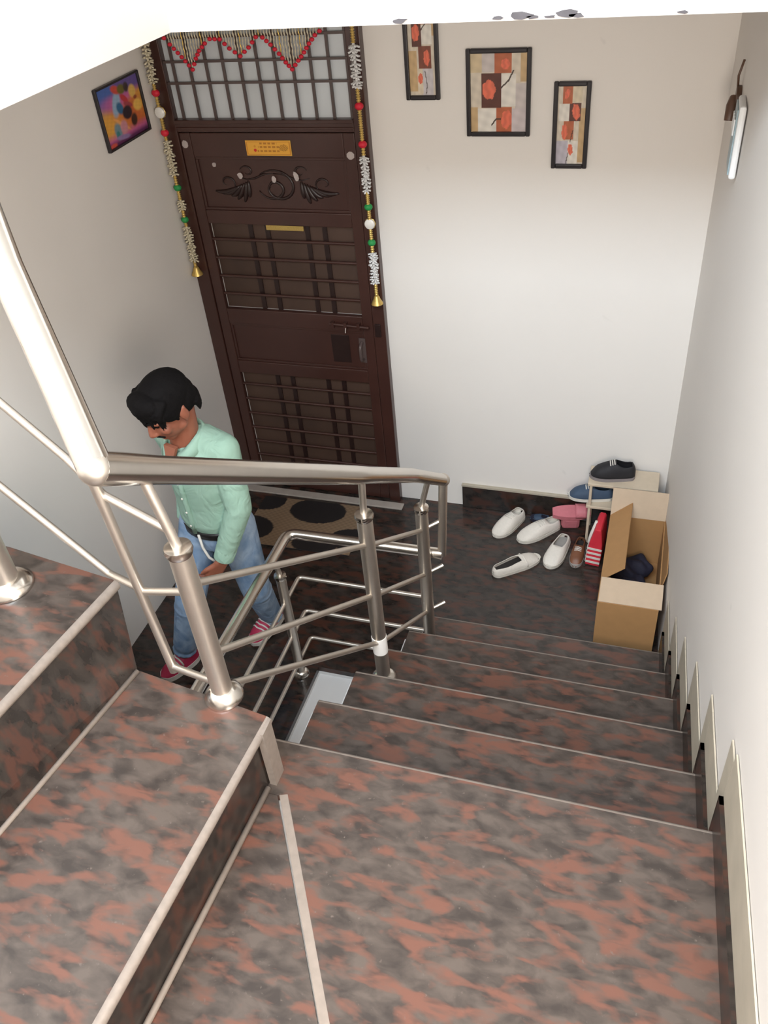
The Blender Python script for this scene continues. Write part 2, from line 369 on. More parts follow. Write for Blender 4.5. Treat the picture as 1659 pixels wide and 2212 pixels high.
def smooth_path(pts, rad=0.04, n=5):
    out = [Vector(pts[0])]
    for i in range(1, len(pts)-1):
        p, a, b = Vector(pts[i]), Vector(pts[i-1]), Vector(pts[i+1])
        d1 = (a-p).normalized()*min(rad, (a-p).length*0.4); d2 = (b-p).normalized()*min(rad, (b-p).length*0.4)
        for k in range(n+1):
            t = k/n; out.append((p+d1)*(1-t)**2 + p*2*t*(1-t) + (p+d2)*t*t)
    out.append(Vector(pts[-1])); return out
ra = thing('stair_railing', 'stainless steel railing with round handrail running down the stairs and around the open well', 'railing')
END = (1.590, -1.2, 1.137)
HC = (1.340, -2.70, 2.252)
bm = NB(); tube(bm, smooth_path([HC, (1.353, -2.6, 2.178), (1.497, -1.80, 1.592), (1.535, -1.40, 1.30), END], 0.05), [0.0335-0.0095*k/19 for k in range(20)], 24); obj('handrail', bm, 'steel', ra, smooth=True, sharp=50)
bm = NB(); tube(bm, [HC, (1.235, -2.60, 2.36), (1.13, -2.51, 2.55), (0.96, -2.33, 2.80), (0.85, -2.22, 2.98)], 0.033, 24); obj('handrail', bm, 'steel', ra, smooth=True, sharp=60)
bm = NB(); ball(bm, HC, 0.0335, 24, 16); obj('elbow', bm, 'steel_soft', ra, smooth=True)
bm = NB(); tube(bm, [END, (1.570, -1.2, 0.745)], 0.018, 16); ball(bm, END, 0.027, 16, 10); obj('end_post', bm, 'steel_soft', ra, smooth=True, sharp=50)
P0 = post(ra, (1.387, -2.60), Z7, 1.976, (1.353, -2.6, 2.177))
P1 = post(ra, (1.490, -1.80), 3*H, 1.435, (1.497, -1.8, 1.59))
P2 = post(ra, (1.509, -1.25), H, 1.026, (1.545, -1.25, 1.171))
bm = NB(); tube(bm, [(1.490, -1.80, 0.79), (1.490, -1.80, 0.87)], 0.0275, 20); obj('white_sleeve', bm, 'white', P1, smooth=True, sharp=40)  # plain white band around the lower part of the post
for z0_, z1_, z2_ in ((1.868, 1.305, 0.91), (1.640, 1.075, 0.665), (1.52, 0.835, 0.445)):
    rod(ra, [(1.387, -2.60, z0_), (1.490, -1.80, z1_)]); rod(ra, [(1.490, -1.80, z1_-0.004), (1.509, -1.25, z2_), (1.572, -1.2, z2_+0.02)])
bm = NB(); tube(bm, [(1.222, -2.553, Z7), (1.195, -2.575, 2.36)], 0.0125, 12); obj('upright', bm, 'steel_soft', ra, smooth=True, sharp=50)
rod(ra, [(1.387, -2.60, 1.845), (1.23, -2.56, 1.775), (1.083, -2.50, 1.75), (0.865, -2.50, 1.99), (0.62, -2.50, 2.26)])
rod(ra, [(1.387, -2.60, 2.02), (1.21, -2.56, 2.06), (1.09, -2.50, 2.10), (0.971, -2.50, 2.232), (0.75, -2.50, 2.48)])
rod(ra, [(1.387, -2.60, 1.53), (1.23, -2.557, 1.50)])
post(ra, (0.800, -2.55), Z8, 2.35, (0.80, -2.55, 2.6), r=0.034)
gd = ra      # welded to the stair railing: the same thing goes on around the well
gx, gy, gz = 0.893, -1.235, 0.775
bm = NB(); tube(bm, smooth_path([(1.572, -1.205, 0.752), (gx, gy, gz), (gx, -2.45, gz)], 0.05), 0.0235, 20); obj('handrail', bm, 'steel', gd, smooth=True, sharp=50)
for z in (0.515, 0.300, 0.115):
    rod(gd, smooth_path([(1.500 if z > 0.2 else 1.435, -1.245, z+0.01), (gx+0.012, gy, z), (gx+0.012, -2.45, z)], 0.02))
post(gd, (0.905, -1.395), Z0, 0.675, (gx, -1.40, gz), r=0.022)
post(gd, (0.905, -2.25), Z0, 0.675, (gx, -2.25, gz), r=0.022)
# ------------------------------------------------------------------ door
d = thing('door_1', 'dark brown panelled door with barred grilles and a glazed transom', 'door')
d['kind'] = 'structure'
DW = 1.008
def dbox(name, boxes, mat, par, bev=0.003):
    bm = NB()
    for b in boxes: box(bm, *b)
    return obj(name, bm, mat, par, bevel=bev)
fr = dbox('door_frame', [((0.002, -0.045, Z0), (0.075, 0, 2.62)), ((0.945, -0.045, Z0), (DW, 0, 2.62)), ((0.075, -0.045, 2.555), (0.945, 0, 2.62)), ((0.075, -0.045, 2.085), (0.945, 0, 2.138))], 'door', d)
dbox('frame_bead', [((0.075, -0.053, 2.122), (0.945, -0.045, 2.138)), ((0.075, -0.050, 2.096), (0.945, -0.045, 2.106))], 'door', fr)
tr = dbox('transom_pane', [((0.075, -0.012, 2.138), (0.945, -0.006, 2.555))], 'glass', d, 0)
for i in range(11):
    x = 0.075 + 0.87*(i+0.5)/10.6
    if x < 0.94: dbox('transom_bar', [((x-0.006, -0.030, 2.138), (x+0.006, -0.020, 2.555))], 'grey_bar', d, 0)
for z in (2.288, 2.375, 2.47): dbox('transom_bar', [((0.075, -0.034, z-0.005), (0.945, -0.028, z+0.005))], 'grey_bar', d, 0)
LX0, LX1 = 0.078, 0.942
leaf = []
ST = 0.055
leaf.append(((LX0, -0.040, Z0+0.01), (LX0+ST, -0.012, 2.080))); leaf.append(((LX1-ST, -0.040, Z0+0.01), (LX1, -0.012, 2.080)))
xa, xb = LX0+ST, LX1-ST
for z0_, z1_ in ((Z0+0.01, 0.16), (0.815, 0.890), (1.115, 1.200), (1.655, 1.722), (1.972, 2.080)): leaf.append(((xa, -0.040, z0_), (xb, -0.012, z1_)))
lf = dbox('door_leaf', leaf, 'door', d, 0.004)
dbox('panel', [((xa, -0.026, 1.722), (xb, -0.018, 1.972))], 'door', lf, 0)
dbox('panel', [((xa, -0.026, 0.890), (xb, -0.018, 1.115))], 'door', lf, 0)
for z0_, z1_ in ((1.722, 1.972), (0.890, 1.115)):
    dbox('panel_moulding', [((xa, -0.034, z0_), (xb, -0.026, z0_+0.012)), ((xa, -0.034, z1_-0.012), (xb, -0.026, z1_)), ((xa, -0.034, z0_+0.012), (xa+0.012, -0.026, z1_-0.012)), ((xb-0.012, -0.034, z0_+0.012), (xb, -0.026, z1_-0.012))], 'door', lf, 0.002)
for z0_, z1_ in ((1.200, 1.655), (0.16, 0.815)):
    dbox('mesh_backing', [((xa, -0.008, z0_), (xb, -0.004, z1_))], 'doormesh', lf, 0)
    for x in (0.345, 0.435, 0.645, 0.735):
        dbox('back_slat', [((x-0.012, -0.016, z0_), (x+0.012, -0.009, z1_))], 'door_dark', lf, 0)
    nb = 5 if z0_ > 1 else 7
    for i in range(nb):
        z = (1.573 - i*0.097) if z0_ > 1 else (0.738 - i*0.097)
        if z < z0_: continue
        bm = NB(); tube(bm, [(xa, -0.027, z), (xb, -0.027, z)], 0.0075, 10); obj('grille_bar', bm, 'door', lf, smooth=True, sharp=50)
# carved scroll work on the top panel
def carve(pts, r):
    bm = NB(); tube(bm, [(x, -0.027, z) for x, z in pts], r, 8); o = obj('carved_scroll', bm, 'door_dark', lf, smooth=True); return o
def spiral(cx, cz, r0, r1, a0, a1, n=26):
    return [(cx+(r0+(r1-r0)*k/n)*math.cos(a0+(a1-a0)*k/n)*1.25, cz+(r0+(r1-r0)*k/n)*math.sin(a0+(a1-a0)*k/n)) for k in range(n+1)]
def taper(n, r): return [max(0.0012, r*math.sin(math.pi*(0.12+0.86*k/(n-1)))) for k in range(n)]
for sgn in (1, -1):
    f = lambda x: 0.52 + sgn*(x-0.52)
    for pts, r in (
        (spiral(0.530, 1.832, 0.088, 0.016, 2.4, -5.2) if sgn == 1 else spiral(0.510, 1.832, 0.062, 0.012, 3.4, 9.6), 0.0075),
        ([(f(0.52), 1.897), (f(0.57), 1.893), (f(0.62), 1.874), (f(0.66), 1.868), (f(0.70), 1.878)], 0.005),
        (spiral(0.52+sgn*0.135, 1.905, 0.028, 0.010, 0.3 if sgn == 1 else 2.8, 5.6 if sgn == 1 else -2.5), 0.005),
        (spiral(0.52+sgn*0.245, 1.852, 0.036, 0.012, 4.4 if sgn == 1 else -1.2, -1.2 if sgn == 1 else 4.4), 0.005)):
        carve(pts, taper(len(pts), r))
    for k, (x1, z1) in enumerate(((0.66, 1.785), (0.69, 1.762), (0.725, 1.775), (0.755, 1.79), (0.80, 1.800), (0.835, 1.812))):
        x0_, zz = 0.655+0.012*k, 1.862-0.006*k
        pts = [(f(x0_+(x1-x0_)*t), zz+(z1-zz)*t - 0.012*math.sin(t*math.pi)) for t in [i/7 for i in range(8)]]
        carve(pts, [0.003+0.009*math.sin(math.pi*min(1, 0.1+0.85*i/7)) for i in range(8)])
# latch, lock plate, padlock staple
bm = NB(); box(bm, (0.70, -0.030, 0.925), (0.80, -0.026, 1.085)); obj('lock_plate', bm, 'door_dark', lf, bevel=0.002)
bm = NB(); tube(bm, [(0.715, -0.055, 1.158), (0.925, -0.055, 1.148)], 0.008, 10); tube(bm, [(0.80, -0.055, 1.155), (0.80, -0.070, 1.12)], 0.005, 8)
for x in (0.73, 0.80, 0.87): box(bm, (x-0.008, -0.064, 1.138), (x+0.008, -0.034, 1.170))
obj('sliding_bolt', bm, 'door', lf, smooth=True, sharp=40)
bm = NB(); tube(bm, smooth_path([(0.875, -0.04, 1.06), (0.875, -0.08, 1.05), (0.875, -0.08, 0.97), (0.875, -0.04, 0.96)], 0.02), 0.008, 10); box(bm, (0.858, -0.043, 0.94), (0.892, -0.037, 1.08)); obj('door_handle', bm, 'grey_bar', lf, smooth=True, sharp=40)
bm = NB(); box(bm, (0.955, -0.055, 1.10), (0.985, -0.044, 1.17)); obj('strike_box', bm, 'door_dark', fr, bevel=0.002)
# printed plaque, small gold plate, tape marks
def plaque(u, v):
    base = lin((226, 165, 60))
    e = min(u, 1-u)*0.226, min(v, 1-v)*0.066
    if 0.004 < min(e) < 0.0065: return lin((190, 120, 30))
    if (u-0.2)**2*11 + (v-0.36)**2 < 0.012: return lin((200, 40, 30))
    if (u-0.2)**2*20 + (v-0.62)**2 < 0.008: return lin((205, 140, 45))
    for vv, a, b in ((0.80, 0.3, 0.7), (0.56, 0.28, 0.74), (0.30, 0.25, 0.76)):
        if abs(v-vv) < 0.06 and a < u < b and (int(u*70)*7919 % 13) > 3: return lin((176, 112, 30))
    if ((u-0.84)*2.2)**2 + (v-0.52)**2 < 0.05 and (int(u*60)+int(v*20)) % 3: return lin((165, 112, 25))
    return base
me = grid_print(0.222, 0.066, 110, 34, plaque); pl = thing('name_plaque', 'yellow printed plaque stuck across the top rail of the door', 'sign', loc=(0.524, -0.0445, 2.016))
bm = NB(); box(bm, (-0.112, 0, -0.034), (0.112, 0.004, 0.034)); obj('plate', bm, 'gold', pl, bevel=0.001)
o = obj('print', me, 'yellow', pl); o.location = (0, -0.0008, 0)
bm = NB(); box(bm, (0.437, -0.030, 1.628), (0.633, -0.026, 1.652)); o = obj('door_plate', bm, 'gold', None, bevel=0.001)
o['label'] = 'narrow gold plate behind the top bar of the upper door grille'; o['category'] = 'sign'
tl = ('tape scrap at the upper left of the carved panel', 'tape scrap on the left scroll of the carving', 'tape scrap in the middle of the carved scroll', 'double tape scrap on the right scroll of the carving', 'pale tape scrap at the top right corner of the door leaf', 'faint tape scrap at the top left corner of the door leaf')
for (x, y, z, sx, sz, a), lb in zip(((0.222, -0.0278, 1.934, 0.014, 0.011, 0.5), (0.351, -0.036, 1.888, 0.015, 0.016, 0.2), (0.522, -0.036, 1.874, 0.013, 0.017, 0), (0.635, -0.036, 1.888, 0.014, 0.024, 0.25), (0.915, -0.0418, 1.985, 0.020, 0.018, -0.6), (0.100, -0.0418, 2.030, 0.020, 0.018, -0.6)), tl):
    bm = NB(); ang = [k*math.pi/4+0.2 for k in range(8)]
    ps = [(x+(sx*math.cos(t)*random.uniform(.7, 1.1))*math.cos(a)-sz*math.sin(t)*math.sin(a), z+sz*math.sin(t)*math.cos(a)*random.uniform(.8, 1.1)+sx*math.cos(t)*math.sin(a)) for t in ang]
    v0 = [bm.verts.new((p[0], y, p[1])) for p in ps]; v1 = [bm.verts.new((p[0], y+0.0015, p[1])) for p in ps]
    bm.faces.new(v0); bm.faces.new(v1[::-1])
    for i in range(8): bm.faces.new((v0[i], v1[i], v1[(i+1) % 8], v0[(i+1) % 8]))
    o = obj('tape_scrap', bm, 'tape'); o['label'] = lb; o['category'] = 'tape'; o['group'] = 'tape scraps on the door'
# threshold
bm = NB(); box(bm, (0.03, -0.125, Z0), (1.04, -0.07, Z0+0.012)); struct('trim_4', bm, 'marble', bevel=0.004)
# ------------------------------------------------------------------ garlands
bead_me = {}
def pom(par, p, r, mat, name):
    key = (mat, round(r, 4))
    if key not in bead_me:
        bm = NB(); ball(bm, (0, 0, 0), (r, r*0.85, r*0.8), 10, 7); bead_me[key] = mesh(name, bm, True); bead_me[key].materials.append(M[mat])
    o = bpy.data.objects.new(name, bead_me[key]); C.objects.link(o); o.parent = par; o.location = p
    return o
def garland(name, label, x, y, segs, fr_mat):
    t = thing(name, label, 'garland', 'hanging garlands beside the door')
    for kind, z0_, z1_ in segs:
        if kind == 'coil':
            bm = NB(); n = max(3, int((z1_-z0_)/0.009)); 
            tube(bm, [(x, y, z0_+(z1_-z0_)*k/(4*n)) for k in range(4*n+1)], [0.0095 if k % 4 < 2 else 0.006 for k in range(4*n+1)], 10)
            obj('coil', bm, 'gold', t, smooth=True)
        elif kind == 'fringe':
            bm = NB(); tube(bm, [(x, y, z0_), (x, y, z1_)], 0.006, 6)
            n = int((z1_-z0_)/0.016)
            for k in range(n):
                z = z0_+(z1_-z0_)*(k+0.5)/n
                for q in range(7):
                    an = q*2*math.pi/7 + k*0.7; L = random.uniform(0.016, 0.026)
                    e = Vector((x+L*math.cos(an), y+min(0.018, L*math.sin(an)), z-random.uniform(0.0, 0.012)))
                    tube(bm, [(x, y, z), e], [0.003, 0.0042], 6)
            o = obj('fringe', bm, fr_mat, t, smooth=True); o['kind'] = 'stuff'
        elif kind in ('red', 'green'):
            pom(t, (x, y, z0_), 0.020, kind+'_bead', kind+'_pompom')
        elif kind == 'pearl':
            bm = NB(); tube(bm, [(x, y-0.012, z0_), (x, y-0.007, z0_), (x, y+0.006, z0_)], [0.017, 0.024, 0.024], 18); o = obj('pearl_disc', bm, 'pearl', t, smooth=True, sharp=40)
            bm = NB(); bmesh.ops.create_uvsphere(bm, u_segments=18, v_segments=4, radius=0.028, matrix=Matrix.Translation((x, y+0.004, z0_)) @ Matrix.Diagonal((1, 0.2, 1, 1)) ); obj('rim', bm, 'gold', o, smooth=True)
        elif kind == 'bell':
            bm = NB(); tube(bm, [(x, y, z1_), (x, y, z1_-0.012), (x, y, (z0_+z1_)/2), (x, y, z0_+0.010), (x, y, z0_)], [0.006, 0.014, 0.018, 0.026, 0.030], 16); ball(bm, (x, y, z0_-0.003), 0.009, 8, 6); obj('bell', bm, 'gold', t, smooth=True, sharp=60)
    return t
garland('door_garland', 'beaded garland with silver white fringes hanging at the right edge of the door', 0.990, -0.078,
        [('coil', 2.44, 2.60), ('fringe', 2.27, 2.44), ('coil', 2.21, 2.27), ('red', 2.200, 0), ('coil', 2.055, 2.19), ('red', 2.045, 0), ('coil', 2.0, 2.035), ('fringe', 1.84, 2.0), ('coil', 1.785, 1.84), ('green', 1.772, 0), ('coil', 1.715, 1.762), ('pearl', 1.694, 0), ('coil', 1.615, 1.67), ('green', 1.605, 0), ('coil', 1.56, 1.595), ('fringe', 1.40, 1.56), ('coil', 1.345, 1.40), ('bell', 1.297, 1.345)], 'silver_bead')
garland('door_garland', 'beaded garland with cream fringes hanging at the left edge of the door in the corner', 0.032, -0.082,
        [('fringe', 2.30, 2.60), ('coil', 2.275, 2.30), ('red', 2.262, 0), ('coil', 2.205, 2.25), ('pearl', 2.180, 0), ('coil', 2.105, 2.155), ('red', 2.092, 0), ('coil', 2.06, 2.08), ('fringe', 1.90, 2.06), ('coil', 1.855, 1.90), ('green', 1.842, 0), ('coil', 1.785, 1.83), ('fringe', 1.735, 1.785), ('coil', 1.70, 1.735), ('green', 1.687, 0), ('coil', 1.655, 1.675), ('fringe', 1.475, 1.655), ('coil', 1.45, 1.475), ('bell', 1.402, 1.45)], 'cream_bead')
tn = thing('door_toran', 'cream bead valance with red pompom edging hung across the transom', 'garland')
edge = [(0.075, 2.50), (0.128, 2.477), (0.150, 2.452), (0.195, 2.402), (0.236, 2.352), (0.262, 2.395), (0.285, 2.425), (0.318, 2.452), (0.345, 2.468), (0.392, 2.466), (0.430, 2.430), (0.475, 2.400), (0.520, 2.432), (0.560, 2.470), (0.590, 2.468), (0.622, 2.440), (0.655, 2.405), (0.680, 2.372), (0.705, 2.345), (0.738, 2.378), (0.768, 2.408), (0.795, 2.440), (0.825, 2.470), (0.87, 2.50)]
def edge_z(x):
    for (a, b), (c, e) in zip(edge, edge[1:]):
        if a <= x <= c: return b+(e-b)*(x-a)/(c-a)
    return 2.5
yT = -0.066
bm = NB(); box(bm, (0.07, yT-0.006, 2.555), (0.88, yT+0.006, 2.575)); obj('top_band', bm, 'gold', tn)
n = 62
for k in range(n):
    x = 0.08+0.79*k/(n-1); zb = edge_z(x)
    bm = NB(); L = 2.56-zb; m = max(3, int(L/0.011))
    tube(bm, [(x+0.0015*math.sin(i*1.7), yT, 2.56-L*i/m) for i in range(m+1)], [0.0038 if i % 2 else 0.0016 for i in range(m+1)], 6)
    if k % 7 == 3: mt = 'gold'
    else: mt = 'cream_bead'
    obj('bead_string', bm, mt, tn, smooth=True)
for (a, b), (c, e) in zip(edge, edge[1:]):
    L = math.hypot(c-a, e-b); m = max(1, round(L/0.024))
    if 0.24 < L*0+0 or a < 0.1 or a > 0.83: 
        if a < 0.1 or a > 0.83: continue
    for i in range(m):
        pom(tn, (a+(c-a)*i/m, yT-0.006, b+(e-b)*i/m), 0.0105, 'red_bead', 'red_pompom')
# ------------------------------------------------------------------ pictures
def frame_pic(name, label, w, h, bw, fn, nx, ny, group=None):
    t = thing(name, label, 'picture', group)
    bm = NB()
    for a, b in (((-w/2, -0.018, -h/2), (-w/2+bw, 0, h/2)), ((w/2-bw, -0.018, -h/2), (w/2, 0, h/2)), ((-w/2+bw, -0.018, -h/2), (w/2-bw, 0, -h/2+bw)), ((-w/2+bw, -0.018, h/2-bw), (w/2-bw, 0, h/2))): box(bm, a, b)
    obj('picture_frame', bm, 'frame', t, bevel=0.004)
    o = obj('artwork', grid_print(w-2*bw+0.002, h-2*bw+0.002, nx, ny, fn), 'print', t); o.location = (0, -0.006, 0)
    return t
def inpoly(u, v, P):
    c = False; j = len(P)-1
    for i in range(len(P)):
        if (P[i][1] > v) != (P[j][1] > v) and u < (P[j][0]-P[i][0])*(v-P[i][1])/(P[j][1]-P[i][1])+P[i][0]: c = not c
        j = i
    return c
def petal(u, v, cx, cy, rx, ry, tilt=0.0):
    du, dv = u-cx, v-cy
    a, b = du*math.cos(tilt)+dv*math.sin(tilt), -du*math.sin(tilt)+dv*math.cos(tilt)
    q = (a/rx)**2+(b/ry)**2
    th = math.atan2(b/ry, a/rx)
    if q > (1-0.10*abs(math.sin(2.5*th))-0.05*math.sin(7*th))**2: return None
    s = 0.5+0.5*math.sin(a/rx*6+math.sin(b/ry*5))
    return tuple(x*(0.82+0.22*s) for x in lin((226, 112, 84)))
def jitter(c, u, v, a=0.10):
    n = math.sin(u*23.1+v*17.3)*math.sin(u*7.7-v*31.9)
    return tuple(min(1, x*(1+a*n)) for x in c)
def flowers(rects, petals, stems, base=(208, 196, 178)):
    def fn(u, v):
        for cx, cy, rx, ry, tl in petals:
            p = petal(u, v, cx, cy, rx, ry, tl)
            if p: return p
        for pts in stems:
            for (a, b), (c, e) in zip(pts, pts[1:]):
                L2 = (c-a)**2+(e-b)**2; t = max(0, min(1, ((u-a)*(c-a)+(v-b)*(e-b))/L2))
                if math.hypot(u-a-t*(c-a), (v-b-t*(e-b))*1.3) < 0.013: return lin((62, 48, 40))
        for x0_, y0_, x1_, y1_, c in rects:
            if x0_ <= u <= x1_ and y0_ <= v <= y1_: return jitter(lin(c), u, v)
        return jitter(lin(base), u*1.3, v)
    return fn
BR, TC, TAN, GR, WH = (88, 48, 38), (176, 96, 62), (196, 165, 122), (196, 186, 182), (222, 216, 206)
mid = flowers([(0.0, 0.76, 0.2, 1, (205, 185, 150)), (0.2, 0.76, 0.43, 1, GR), (0.43, 0.75, 0.73, 1, TC), (0.88, 0.64, 1, 1, TAN), (0.2, 0.31, 0.55, 0.75, BR), (0.55, 0.33, 0.8, 0.74, WH), (0, 0, 0.13, 0.32, TAN), (0.13, 0, 0.46, 0.3, WH), (0.46, 0.0, 0.74, 0.32, TC), (0.74, 0, 1, 0.3, (198, 186, 186)), (0.8, 0.3, 1, 0.62, GR)],
              [(0.33, 0.545, 0.125, 0.13, 0.15), (0.62, 0.86, 0.085, 0.07, 0), (0.645, 0.16, 0.10, 0.13, -0.25)], [[(0.55, 0.57), (0.68, 0.66), (0.76, 0.78)], [(0.38, 0.09), (0.46, 0.17), (0.56, 0.17)]])
left = flowers([(0.42, 0.86, 0.85, 1, TC), (0.15, 0.60, 0.52, 0.90, BR), (0.52, 0.62, 0.9, 0.85, WH), (0.38, 0.33, 0.85, 0.60, (120, 66, 48)), (0.0, 0.05, 0.3, 0.55, TAN), (0.3, 0.02, 0.5, 0.34, (214, 200, 176)), (0.5, 0.0, 0.9, 0.33, (196, 190, 192)), (0.88, 0.72, 1, 1, TAN)],
               [(0.30, 0.76, 0.15, 0.105, 0.1), (0.68, 0.46, 0.12, 0.10, -0.1), (0.42, 0.21, 0.095, 0.07, 0.2)], [[(0.62, 0.02), (0.66, 0.12), (0.60, 0.3)], [(0.52, 0.80), (0.7, 0.88)]])
right = flowers([(0.17, 0.78, 0.5, 1, TC), (0.5, 0.80, 0.85, 1, (210, 196, 170)), (0.42, 0.56, 0.82, 0.79, BR), (0.05, 0.56, 0.42, 0.78, WH), (0.25, 0.32, 0.6, 0.56, TC), (0.25, 0.32, 0.6, 0.5, (132, 74, 46)), (0.0, 0.0, 0.42, 0.3, (186, 180, 190)), (0.78, 0.02, 1, 0.72, TAN), (0.42, 0.0, 0.78, 0.30, WH)],
                [(0.66, 0.675, 0.15, 0.10, -0.3), (0.28, 0.42, 0.11, 0.105, -0.15), (0.52, 0.19, 0.10, 0.075, -0.3), (0.32, 0.9, 0.10, 0.06, 0.4)], [[(0.38, 0.0), (0.44, 0.14)], [(0.5, 0.3), (0.58, 0.44)]])
G = 'framed flower prints on the back wall'
p = frame_pic('wall_picture', 'narrow framed flower print nearest the door, its top cut by the ceiling edge', 0.146, 0.34, 0.018, left, 44, 110, G); p.location = (1.255, -0.001, 2.375)
p = frame_pic('wall_picture', 'large middle framed print of three orange flowers on brown and cream squares', 0.266, 0.333, 0.018, mid, 90, 110, G); p.location = (1.572, -0.001, 2.227)
p = frame_pic('wall_picture', 'narrow framed flower print hanging lowest, nearest the right wall', 0.147, 0.336, 0.018, right, 44, 110, G); p.location = (1.871, -0.001, 2.101)
def paint(u, v):
    def mx(a, b, t): t = max(0, min(1, t)); return tuple(x*(1-t)+y*t for x, y in zip(a, b))
    B, PU, PK, OR, YE, DP = lin((70, 100, 170)), lin((105, 85, 150)), lin((195, 95, 150)), lin((205, 100, 45)), lin((225, 165, 70)), lin((95, 45, 85))
    c = mx(OR, YE, 0.5+0.5*math.sin(u*5+v*3))
    c = mx(c, PK, (v-0.62+0.12*math.sin(u*4))/0.13); c = mx(c, PU if u > 0.4 else B, (v-0.76+0.05*u)/0.12)
    c = mx(c, B, (0.32-u)*2.5*max(0, v-0.5)*4)
    c = mx(c, PK, (0.24-v)/0.14); c = mx(c, DP, (0.12-v)/0.08)
    def el(cx, cy, rx, ry, a, col, soft=0.35):
        nonlocal c
        du, dv = u-cx, v-cy; p, q = du*math.cos(a)+dv*math.sin(a), -du*math.sin(a)+dv*math.cos(a)
        e = math.hypot(p/rx, q/ry)
        c = mx(c, lin(col), (1-e)/soft + 0.0)
    el(0.40, 0.66, 0.11, 0.26, -0.35, (150, 175, 200)); el(0.46, 0.56, 0.09, 0.13, 0.3, (45, 100, 140))
    el(0.45, 0.88, 0.14, 0.08, -0.6, (205, 75, 60)); el(0.58, 0.85, 0.11, 0.10, -0.3, (110, 100, 35)); el(0.70, 0.85, 0.07, 0.10, 0, (60, 42, 42))
    el(0.82, 0.74, 0.10, 0.13, 0, (225, 180, 90)); el(0.60, 0.68, 0.14, 0.06, -0.9, (190, 50, 55)); el(0.66, 0.56, 0.13, 0.05, -0.5, (165, 60, 70))
    el(0.60, 0.44, 0.13, 0.13, 0.2, (40, 18, 28), 0.25); el(0.88, 0.48, 0.13, 0.12, -0.4, (235, 185, 85)); el(0.72, 0.27, 0.09, 0.13, -0.2, (70, 38, 26))
    el(0.42, 0.30, 0.26, 0.035, -0.75, (235, 165, 95)); el(0.30, 0.22, 0.10, 0.17, 0.1, (120, 145, 155)); el(0.45, 0.24, 0.10, 0.14, 0, (205, 140, 150)); el(0.28, 0.15, 0.05, 0.1, 0, (60, 130, 130)); el(0.38, 0.09, 0.2, 0.05, -0.2, (150, 125, 170))
    el(0.86, 0.62, 0.05, 0.04, 0, (150, 70, 40)); el(0.12, 0.03, 0.1, 0.05, 0, (205, 85, 70))
    return jitter(c, u*2, v*2, 0.06)
p = frame_pic('wall_picture', 'colourful abstract painting in a thin black frame on the left wall', 0.352, 0.247, 0.010, paint, 110, 80)
p.location = (0.001, -0.334, 2.253); p.rotation_euler = (0, 0, math.pi/2)
# ------------------------------------------------------------------ right wall fittings
sb = thing('switch_board', 'white switch board mounted high on the right wall', 'switchboard', loc=(2.486, -0.62, 2.235))
bm = NB(); box(bm, (-0.020, -0.075, -0.112), (0.002, 0.075, 0.112)); obj('housing', bm, 'plastic', sb, bevel=0.008)
bm = NB(); box(bm, (-0.025, -0.065, -0.100), (-0.020, 0.065, 0.100)); fp = obj('face_plate', bm, 'blue_plastic', sb, bevel=0.002)
for i in range(3):
    bm = NB(); box(bm, (-0.030, -0.055+i*0.038, 0.02), (-0.025, -0.027+i*0.038, 0.07)); obj('switch', bm, 'plastic', fp, bevel=0.002)
lh = thing('lamp_holder', 'small brown lamp holder on the right wall above the switch board', 'lamp', loc=(2.468, -0.40, 2.30))
bm = NB(); tube(bm, [(0.02, 0, 0.0), (-0.005, 0, 0.0)], 0.040, 16); obj('base', bm, 'brown_plastic', lh, smooth=True, sharp=40)
bm = NB(); tube(bm, [(-0.005, 0, 0), (-0.012, -0.02, -0.02), (-0.014, -0.03, -0.065)], [0.018, 0.020, 0.018], 14); obj('socket', bm, 'brown_plastic', lh, smooth=True, sharp=50)
bm = NB(); tube(bm, [(-0.002, 0, 0.03), (-0.006, -0.004, 0.07), (0.004, -0.01, 0.12)], 0.004, 8); obj('cable', bm, 'brown_plastic', lh, smooth=True)
# paint flakes along the slab edge
for i, (x, s) in enumerate(((1.625, 0.020), (1.86, 0.016), (1.91, 0.030), (1.94, 0.014), (2.02, 0.028), (2.04, 0.018), (1.98, 0.012), (2.27, 0.012))):
    bm = NB(); ps = [(x+s*math.cos(t)*random.uniform(.5, 1.3), 2.752+s*0.28*(1+math.sin(t)*random.uniform(.6, 1.2))) for t in [k*math.pi/4.5 for k in range(9)]]
    a = [bm.verts.new((p[0], -1.5205, p[1])) for p in ps]; b = [bm.verts.new((p[0], -1.516, p[1])) for p in ps]
    bm.faces.new(a); bm.faces.new(b[::-1])
    for k in range(9): bm.faces.new((a[k], b[k], b[(k+1) % 9], a[(k+1) % 9]))
    o = obj('paint_flake', bm, 'flake', bpy.data.objects['ceiling'])
# ------------------------------------------------------------------ doormat
def matcol(u, v):
    tan, dk = lin((128, 104, 80)), lin((22, 14, 13))
    x, y = u, v
    def e(cx, cy, rx, ry): return ((x-cx)/rx)**2+((y-cy)/ry)**2 < 1
    if e(0.55, 0.80, 0.26, 0.26) or e(0.04, 0.92, 0.18, 0.22) or e(0.00, 0.30, 0.24, 0.26) or e(0.98, 0.30, 0.22, 0.22) or e(0.66, 0.12, 0.20, 0.16) or e(1.0, 0.95, 0.10, 0.2): return dk
    n = 0.9+0.2*math.sin(x*120)*math.sin(y*90)
    return tuple(c*n for c in tan)
me = grid_print(0.66, 0.42, 90, 64, matcol)
for vt in me.vertices: vt.co = Vector((vt.co.x, vt.co.z, 0.0))
dm = thing('doormat', 'tan doormat with black oval pattern on the dark floor before the door', 'doormat', loc=(0.53, -0.36, Z0))
dm.rotation_euler = (0, 0, 0.02)
